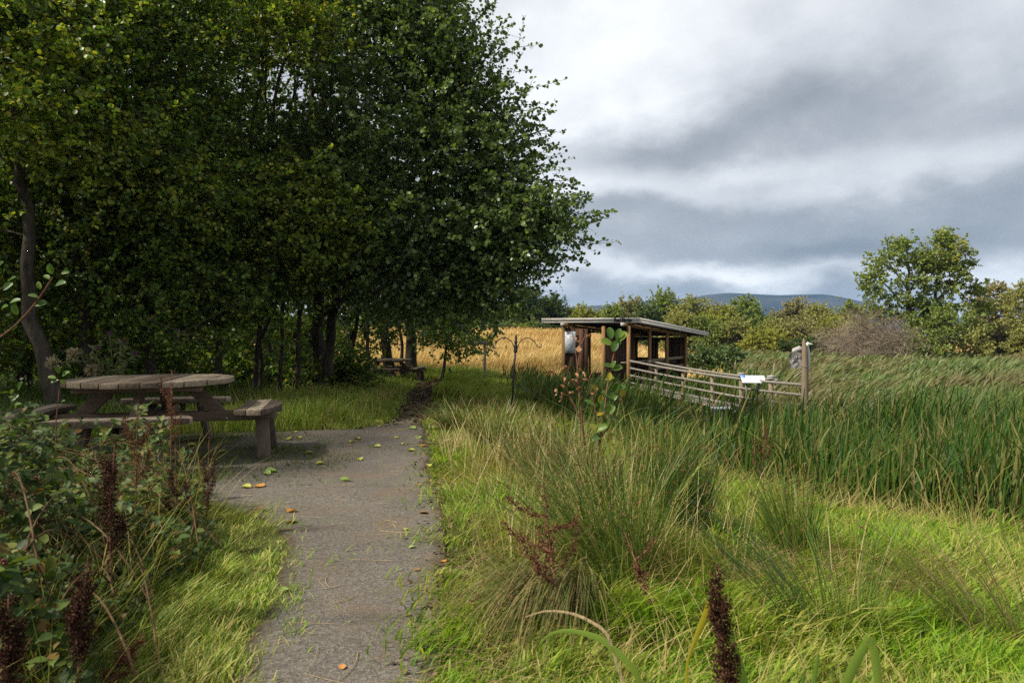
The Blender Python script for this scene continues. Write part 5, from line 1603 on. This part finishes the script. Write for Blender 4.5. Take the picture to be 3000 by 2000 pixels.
for pts, r in (([(1722, 1400), (1708, 1250), (1698, 1150), (1692, 1060), (1682, 1000), (1673, 955)], .010), ([(1694, 1070), (1700, 1020), (1716, 978)], .005), ([(1705, 1240), (1680, 1180), (1655, 1130)], .006), ([(1700, 1180), (1720, 1120), (1738, 1085)], .004), ([(1690, 1200), (1668, 1160), (1640, 1150)], .004), ([(1700, 1150), (1665, 1100), (1652, 1075)], .004)):
    q = [P(u, v, D) for u, v in pts]
    if r == .010: q[0] = b0
    mb.tube(smooth_curve(q, 16) - b0, np.linspace(r, .0025, 16), 5, cap=False)
mb.build('stem', M['twig_red'], sp, smooth=True)
C_ = [(1722, 993, 280), (1686, 1004, 200), (1705, 1012, 70), (1708, 1022, 30), (1692, 1034, 220), (1655, 1087, 290), (1612, 1098, 260), (1628, 1096, 10), (1690, 1092, 250), (1706, 1100, 80), (1645, 1120, 170), (1680, 1124, 270), (1640, 1140, 230), (1695, 1142, 290), (1641, 1155, 10), (1650, 1163, 340),
      (1671, 1158, 280), (1651, 1178, 350), (1731, 1155, 270), (1736, 1140, 130), (1720, 1096, 40), (1684, 1110, 200), (1700, 1122, 20), (1662, 1132, 200)]
placed_leaves('leaves', [(u, v, D, rng.uniform(34, 48), a, .9) for u, v, a in C_], M['copper'], sp, b0, rng, curl=True, scale=.66)
# sprig entering from the left
D = 2.2
b0 = gp(-270, 0, D)
sp = thing('alder_sapling', 'sapling sprig with broad green leaves reaching in at the left edge', 'sapling', tuple(b0))
mb = MB()
mb.tube(smooth_curve([b0, P(-250, 1300, D), P(-130, 1060, D), P(0, 990, D), P(35, 972, D), P(62, 938, D), P(98, 900, D), P(130, 858, D), P(156, 812, D)], 30) - b0, np.linspace(.009, .0022, 30), 6, cap=False)
mb.tube(smooth_curve([P(-130, 1060, D), P(-60, 900, D), P(10, 840, D)], 10) - b0, np.linspace(.004, .002, 10), 5, cap=False)
mb.build('stem', M['twig_red'], sp, smooth=True)
placed_leaves('leaves', [(153, 788, D, 46, 95, .2), (192, 799, D, 34, 10, .3), (136, 812, D, 34, 150, .9), (183, 832, D, 56, 12, .5), (116, 836, D, 34, 110, .3), (99, 868, D, 40, 165, 1.), (118, 890, D, 54, 14, .4), (46, 884, D, 52, 15, 1.), (45, 905, D, 52, 280, .2), (40, 818, D, 44, 20, 1.), (22, 838, D, 50, 45, .2), (4, 775, D, 40, 40, .3), (44, 962, D, 26, 40, .9), (12, 900, D, 40, 200, .6)], M['sapling'], sp, b0, rng)
# small sapling left of the round table
D = 4.1
b0 = gp(170, 0, D)
sp = thing('alder_sapling', 'small sapling with a few green leaves beside the left seat of the round table', 'sapling', tuple(b0))
mb = MB()
mb.tube(smooth_curve([b0, P(160, 1250, D), P(172, 1150, D), P(176, 1110, D)], 14) - b0, np.linspace(.006, .002, 14), 5, cap=False)
mb.build('stem', M['twig_red'], sp, smooth=True)
placed_leaves('leaves', [(172, 1082, D, 34, 95, .3), (192, 1095, D, 40, 30, .6), (152, 1106, D, 34, 170, .9), (160, 1116, D, 34, 200, .6), (182, 1118, D, 26, 320, .4), (186, 1175, D, 24, 20, .8), (60, 1130, D, 44, 60, .6), (45, 1165, D, 40, 230, .6)], M['sapling'], sp, b0, rng)

# thistle behind the table
D = 7.1
b0 = gp(335, 0, D)
th = thing('thistle_plant', 'tall branching thistle with purple flowers and pale fluff behind the round table', 'thistle', tuple(b0))
mb = MB(); heads_p, heads_f, lv = [], [], []
for pts, kind in (([(335, 1200), (330, 1090), (325, 1020), (320, 978)], 'p'), ([(332, 1090), (350, 1040), (362, 1000)], 'p'), ([(334, 1100), (370, 1060), (396, 1036)], 'p'), ([(330, 1110), (290, 1060), (268, 1025), (285, 1018)], 'p'),
                  ([(330, 1105), (260, 1058), (200, 1060), (155, 1062)], 'f'), ([(330, 1110), (270, 1040), (215, 1037)], 'f'), ([(335, 1115), (300, 1090), (265, 1082)], 'f'), ([(335, 1100), (310, 1070), (290, 1088)], 'f')):
    q = smooth_curve([P(u, v, D) for u, v in pts], 16)
    mb.tube(q - b0, np.linspace(.009, .004, 16), 5, cap=False)
    (heads_p if kind == 'p' else heads_f).append(q[-1] - b0)
    lv.append(q[2::2] - b0)
mb.build('stem', M['thistle'], th)
lv = np.concatenate(lv); lv = np.repeat(lv, 4, axis=0); m = len(lv)
np_mesh('leaves', scatter(LEAF_V * np.array((1, .35, 1)), lv, rng.normal(size=(m, 3)), rng.normal(size=(m, 3)), .08), [tile_faces(LEAF_F, 6, m)], M['thistle'], th)
for nm, hh, mt, rr, k in (('flower', heads_p, 'purple', .016, 60), ('seed_fluff', heads_f, 'fluff', .036, 120)):
    for hc in hh:
        c = hc + rng.normal(0, rr * .5, (k, 3)); 
        np_mesh(nm, scatter(LEAF_V * np.array((1, .4, 1)), c, c - hc + np.array((0, 0, .01)), rng.normal(size=(k, 3)), rr * 1.1), [tile_faces(LEAF_F, 6, k)], M[mt], th)


# ---------------------------------------------------------------- brambles
def bramble(label, n, u0, u1, d0, d1, vtop, seed, canes=40):
    rng = np.random.default_rng(seed)
    D = rng.uniform(d0, d1, n * 4); u = rng.uniform(u0, u1, n * 4)
    x = (u - 1500) / F * D
    lim = np.interp(D, [1.5, 2.2, 3.0, 4.0, 4.8], [-1.05, -1.30, -1.40, -1.62, -2.30])
    vt = np.interp(u, [p[0] for p in vtop], [p[1] for p in vtop])
    zt = np.minimum(CAMZ + (HZ - vt) / F * D, .95)
    into = np.clip((lim - x) / .45, 0, 1)
    zt = zt * (.38 + .62 * into) * np.clip(.9 + .55 * vnoise(x * 3.5, D * 3.5, 1), .35, 1.2)
    keep = (x < lim) & (zt > .08)
    x, D, zt = x[keep][:n], D[keep][:n], zt[keep][:n]
    m = len(x)
    z = zt * rng.beta(2.2, 1.1, m)
    c = np.stack([x, D, z + H(x, D)], 1)
    b0 = np.array((c[:, 0].mean(), c[:, 1].mean(), 0.0))
    root = thing('bramble_bush', label, 'bramble', tuple(b0), 0, 'brambles beside the path')
    mb = MB()
    for j in range(canes):
        i, i2 = rng.integers(m), rng.integers(m)
        a = c[i] * (1, 1, 0) + rng.normal(0, .15, 3) * (1, 1, 0)
        e = c[i2].copy()
        dv = e - a; dl = np.linalg.norm(dv[:2]) + 1e-6
        e[:2] = a[:2] + dv[:2] / dl * min(dl, .9)
        e[2] = min(e[2], .9)
        mid = (a + e) / 2 + np.array((0, 0, .35 * rng.uniform(.5, 1.2)))
        t = np.linspace(0, 1, 12)[:, None]
        mb.tube(a * (1 - t) ** 2 + mid * 2 * t * (1 - t) + e * t * t - b0, np.linspace(.0045, .002, 12), 5, cap=False)
    mb.build('canes', M['cane'], root, smooth=True)
    # leaves in threes
    ax = rng.normal(size=(m, 3)) * (1, 1, .4); ax = unit(ax)
    up = unit(rng.normal(0, .45, (m, 3)) + np.array((.15, -.35, .8)))
    sd = unit(np.cross(up, ax))
    pos, d, nn, s = [], [], [], []
    sz = rng.uniform(.022, .058, m)
    for k, (f, g) in enumerate(((1, 0), (.25, 1), (.25, -1))):
        pos.append(c + ax * (sz * .35 * (k == 0))[:, None]); d.append(ax * f + sd * g); nn.append(up + rng.normal(0, .25, (m, 3))); s.append(sz * (1 if k == 0 else .85))
    V = scatter(OVATE_V * np.array((1, 1, 1.6)), np.concatenate(pos) - b0, np.concatenate(d), np.concatenate(nn), np.concatenate(s))
    N = 3 * m
    np_mesh('leaves', V, [tile_faces(BIG_F4, 17, N), tile_faces(BIG_F3, 17, N)], M['bramble'], root, smooth=True)
    bc = c[rng.integers(m, size=10)]
    for q in bc:
        be = MB()
        for k in range(9):
            o = unit(rng.normal(size=3)) * .007
            pts = q - b0 + o
            be.tube([pts + (0, 0, -.004), pts + (0, 0, -.002), pts + (0, 0, .002), pts + (0, 0, .004)], [.001, .0042, .0042, .001], 5)
        be.build('berry', M['berry'], root, smooth=True)
    return root


bramble('dense bramble thicket in the lower left corner with dark green leaves', 1900, -350, 420, 1.75, 3.4, [(-350, 1190), (0, 1240), (200, 1270), (330, 1400), (450, 1560)], 901, 150)
bramble('bramble spilling in front of the left and front seats of the round table', 1650, -200, 680, 2.9, 4.7, [(-200, 1150), (0, 1222), (200, 1262), (330, 1268), (450, 1235), (530, 1300), (600, 1430), (650, 1540)], 902, 120)
# dark weeds and dead stems woven through the brambles
x, y = sample(3400, 1.7, 4.6, rng, .6, -200, 600)
lim = np.interp(y, [1.5, 2.2, 3.0, 4.0, 4.8], [-1.05, -1.36, -1.46, -1.72, -2.25]); keep = x < lim; x, y = x[keep], y[keep]
az_ = rng.uniform(0, 6.28, len(x)); ln = rng.uniform(.1, 1.0, len(x))
stuff('bramble_grass', 'grass blades and dead stems growing through the brambles', M['straw'], x, y, rng.uniform(.15, .55, len(x)), .0034, np.stack([np.cos(az_) * ln, np.sin(az_) * ln], 1), rng.uniform(.2, .9, len(x)), rng)
x, y = sample(26000, 1.2, 6.5, rng, .6, -1300, 600)
lim = np.interp(y, [1.5, 2.2, 3.0, 4.0, 4.8], [-1.0, -1.3, -1.4, -1.66, -2.2]); keep = (x < lim) & ((x < path_l(y)) | (y < 4.6)); x, y = x[keep], y[keep]
az_ = rng.uniform(0, 6.28, len(x)); ln = rng.uniform(.1, 1.0, len(x))
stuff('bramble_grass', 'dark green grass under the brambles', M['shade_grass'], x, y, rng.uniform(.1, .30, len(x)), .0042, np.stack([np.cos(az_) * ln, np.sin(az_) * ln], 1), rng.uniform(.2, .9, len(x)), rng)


# ---------------------------------------------------------------- broad blades at the lower right
def broad_blade(mb, pts, w0, w1):
    p = smooth_curve(pts, 18); n = len(p)
    T = unit(np.gradient(p, axis=0))
    sd = unit(np.cross(T, np.array((0.15, -1.0, 0.1))))
    nr = np.cross(sd, T)
    wv = np.interp(np.linspace(0, 1, n), [0, .6, 1], [w0, w0 * .9, w1])[:, None]
    V = np.stack([p - sd * wv / 2, p + nr * wv * .10, p + sd * wv / 2], 1)
    FA = []
    for i in range(n - 1):
        FA += [(3 * i, 3 * i + 1, 3 * i + 4, 3 * i + 3), (3 * i + 1, 3 * i + 2, 3 * i + 5, 3 * i + 4)]
    mb.addn(V.reshape(-1, 3), FA)


D = 1.55
b0 = gp(2510, 0, D)
ir = thing('iris_plant', 'broad green sword leaves, one folded over, at the bottom edge right of centre', 'iris', tuple(b0))
mb = MB()
broad_blade(mb, [gp(2470, 0, D) - b0, P(2470, 2040, D) - b0, P(2515, 1930, D) - b0, P(2555, 1872, D) - b0], .030, .024)
broad_blade(mb, [P(2555, 1872, D) - b0, P(2568, 1920, D) - b0, P(2580, 2010, D) - b0, P(2590, 2080, D) - b0], .024, .014)
broad_blade(mb, [gp(2380, 0, D) - b0, P(2380, 2050, D) - b0, P(2402, 1920, D) - b0], .028, .008)
broad_blade(mb, [gp(2330, 0, D) - b0, P(2350, 2030, D) - b0, P(2365, 1960, D) - b0], .022, .006)
mb.build('leaves', M['iris'], ir, smooth=True)
D = 1.8
b0 = gp(2170, 0, D)
ir = thing('iris_plant', 'green sword leaves and one yellow tipped blade beside the dense dock spike', 'iris', tuple(b0))
mb = MB()
broad_blade(mb, [gp(2210, 0, D) - b0, P(2185, 2010, D) - b0, P(2155, 1900, D) - b0, P(2135, 1850, D) - b0], .030, .012)
mb.build('leaves', M['iris'], ir, smooth=True)
mb = MB()
broad_blade(mb, [gp(2010, 0, D) - b0, P(2015, 1940, D) - b0, P(2045, 1860, D) - b0, P(2088, 1765, D) - b0], .008, .026)
mb.build('yellow_leaf', M['iris_yellow'], ir, smooth=True)
D = 2.0
b0 = gp(1900, 0, D)
ir = thing('iris_plant', 'long arching straw and yellow green blades below the red branching dock', 'iris', tuple(b0))
mb = MB()
broad_blade(mb, [gp(1905, 0, D) - b0, P(1860, 1960, D) - b0, P(1760, 1870, D) - b0, P(1660, 1845, D) - b0, P(1600, 1862, D) - b0, P(1582, 1890, D) - b0], .020, .005)
mb.build('leaves', M['iris'], ir, smooth=True)
mb = MB()
broad_blade(mb, [gp(1850, 0, D) - b0, P(1780, 1850, D) - b0, P(1690, 1800, D) - b0, P(1600, 1788, D) - b0, P(1540, 1810, D) - b0], .010, .004)
mb.build('dry_leaf', M['stalk'], ir, smooth=True)
D = 4.6
b0 = gp(2940, 0, 4.8)
ir = thing('iris_plant', 'bent green sword leaf and a yellow green blade at the right edge before the reeds', 'iris', tuple(b0))
mb = MB()
for pts, w0, w1 in (([(2945, 1660), (2940, 1560), (2930, 1500), (2905, 1490), (2895, 1510)], .034, .012), ([(2975, 1650), (2985, 1580), (2990, 1520)], .022, .012), ([(2850, 1640), (2850, 1560), (2835, 1480)], .016, .006)):
    q = [P(u, v, 4.8) for u, v in pts]; q[0] = gp(pts[0][0], 0, 4.8)
    broad_blade(mb, np.array(q) - b0, w0, w1)
mb.build('leaves', M['iris'], ir, smooth=True)


# ---------------------------------------------------------------- fallen leaves and litter
rng = np.random.default_rng(41)
tones = {'y': ('leaf_yellow', 'yellow fallen leaf lying on the gravel path'), 'g': ('leaf_green', 'pale green fallen leaf lying on the gravel path'), 'o': ('leaf_orange', 'orange brown fallen leaf lying on the gravel path'), 'b': ('leaf_brown', 'dry brown curled leaf lying on the gravel path')}
src = {}
for k, (mt, lab) in tones.items():
    src[k] = []
    for j in range(3):
        tv = BIG_V.copy()
        tv[:, 2] += .22 * (tv[:, 0] - .5) ** 2 * rng.uniform(-1, 1.6) + (abs(tv[:, 1]) ** 1.5) * rng.uniform(.1, .6)
        tv[:, 0] -= .5
        tv[:, 2] -= tv[:, 2].min()
        tv[:, 1] *= rng.uniform(.8, 1.05)
        o = np_mesh('fallen_leaf', tv, [np.array(BIG_F4), np.array(BIG_F3)], M[mt], None, smooth=True)
        src[k].append(o)
used = set()
FL = [(842, 1292, 'y', 62), (860, 1270, 'y', 40), (684, 1283, 'y', 60), (874, 1287, 'y', 40), (903, 1334, 'y', 55), (937, 1364, 'y', 50), (1052, 1352, 'y', 48), (779, 1395, 'g', 60), (793, 1387, 'g', 66), (719, 1434, 'y', 60), (758, 1432, 'o', 66), (1010, 1415, 'g', 68), (1044, 1290, 'y', 46), (1030, 1299, 'y', 36),
      (1105, 1313, 'y', 40), (1175, 1306, 'y', 34), (1161, 1287, 'y', 38), (1207, 1259, 'g', 48), (1114, 1253, 'y', 34), (1223, 1288, 'g', 50), (1242, 1311, 'o', 48), (1203, 1325, 'y', 44), (1256, 1370, 'y', 44), (851, 1506, 'o', 66), (849, 1539, 'b', 72), (751, 1504, 'b', 76), (653, 1518, 'y', 60), (1187, 1560, 'y', 36), (842, 1560, 'b', 44), (1231, 1427, 'o', 30),
      (842, 1368, 'b', 36), (1205, 1613, 'g', 34), (828, 1743, 'g', 60), (1000, 1972, 'o', 48), (1290, 1690, 'y', 40), (1300, 1655, 'o', 44), (1100, 1240, 'y', 40), (1160, 1246, 'b', 40), (960, 1256, 'b', 44), (760, 1300, 'b', 40), (650, 1330, 'y', 50), (560, 1310, 'y', 50), (1220, 1680, 'b', 40), (1240, 1510, 'b', 50), (1270, 1450, 'b', 46), (1020, 1310, 'b', 34), (930, 1312, 'b', 34)]
for u, v, k, px in FL:
    p = at(u, v)
    j = int(rng.integers(3))
    o = src[k][j]
    if (k, j) in used:
        o = o.copy(); COL.objects.link(o)
    used.add((k, j))
    s = min(px * p[1] / F * .55, .10)
    o.location = (p[0], p[1], p[2] + .016)
    o.rotation_euler = (rng.normal(0, .12), rng.normal(0, .12), rng.uniform(0, 6.28))
    o.scale = (s, s, s)
    tag(o, tones[k][1], 'leaf', {'y': 'yellow leaves fallen on the path', 'g': 'pale green leaves fallen on the path', 'o': 'orange leaves fallen on the path', 'b': 'brown leaves fallen on the path'}[k])
for k in src:
    for j in range(3):
        if (k, j) not in used: bpy.data.objects.remove(src[k][j])


def litter(name, label, x, y, size, rng, mat='litter', lift=.012):
    m = len(x)
    pos = np.stack([x, y, H(x, y) + lift + rng.uniform(0, .012, m)], 1)
    d = rng.normal(size=(m, 3)) * (1, 1, .2); n = rng.normal(0, .3, (m, 3)) + (0, 0, 1)
    V = scatter(LEAF_V * (1, 1, 2.2), pos, d, n, size)
    tag(np_mesh(name, V, [tile_faces(LEAF_F, 6, m)], M[mat]), label, 'leaf litter', kind='stuff')


n = 15000
y = rng.uniform(8.0, 23.3, n); x = path_l(y) + (path_r(y) - path_l(y)) * rng.uniform(-.05, 1.05, n)
keep = rng.uniform(0, 1, n) < np.interp(y, [8.0, 9.5, 11, 13], [.02, .15, .5, 1]) ; x, y = x[keep], y[keep]
litter('leaf_litter', 'brown leaf litter covering the far end of the path under the trees', x, y, rng.uniform(.03, .065, len(x)), rng, lift=.008)
n = 480
y = rng.uniform(2.0, 9.5, n); side = rng.uniform(0, 1, n) < .75
x = np.where(side, path_r(y) - np.abs(rng.normal(.0, .10, n)) + .04, path_l(y) + np.abs(rng.normal(0, .14, n)))
keep = side | (y > 7.0); x, y = x[keep], y[keep]
litter('leaf_litter', 'scattered brown leaves caught along the edges of the gravel path', x, y, rng.uniform(.012, .030, len(x)), rng)
# loose straws and twigs lying on the path
n = 100
y = 1.9 + 6.8 * rng.uniform(0, 1, n) ** 1.3; x = path_l(y) + (path_r(y) - path_l(y)) * rng.beta(1.2, .9, n)
a_ = rng.uniform(0, 3.14, n); L_ = rng.uniform(.05, .24, n)
mb = MB()
for i in range(n):
    t = np.linspace(-1, 1, 5)
    bx = x[i] + t * L_[i] / 2 * math.cos(a_[i]) + .06 * L_[i] * t * t * rng.normal() * 3; by = y[i] + t * L_[i] / 2 * math.sin(a_[i])
    mb.tube(np.stack([bx, by, H(bx, by) + .016 + .004 * rng.uniform()], 1), (.0007 + .0003 * (i % 3)), 4, cap=False)
tag(mb.build('straw_litter', M['stalk']), 'loose straws and thin twigs lying on the gravel path', 'straw', kind='stuff')

# ---------------------------------------------------------------- haze
mh, th_, oh = new_mat('haze_air')
pv = th_.node('ShaderNodeVolumePrincipled')
pv.inputs['Color'].default_value = (.32, .58, 1.0, 1)
pv.inputs['Density'].default_value = 1.25e-4
pv.inputs['Anisotropy'].default_value = 0.0
th_.l.new(pv.outputs[0], oh.inputs['Volume'])
mb = MB(); mb.box((0, 1950, 95), (8200, 4300, 200))
hz = mb.build('haze', mh)
tag(hz, 'thin blue haze over the far hills', 'haze', kind='stuff')
hz.location = (0, 0, 0)
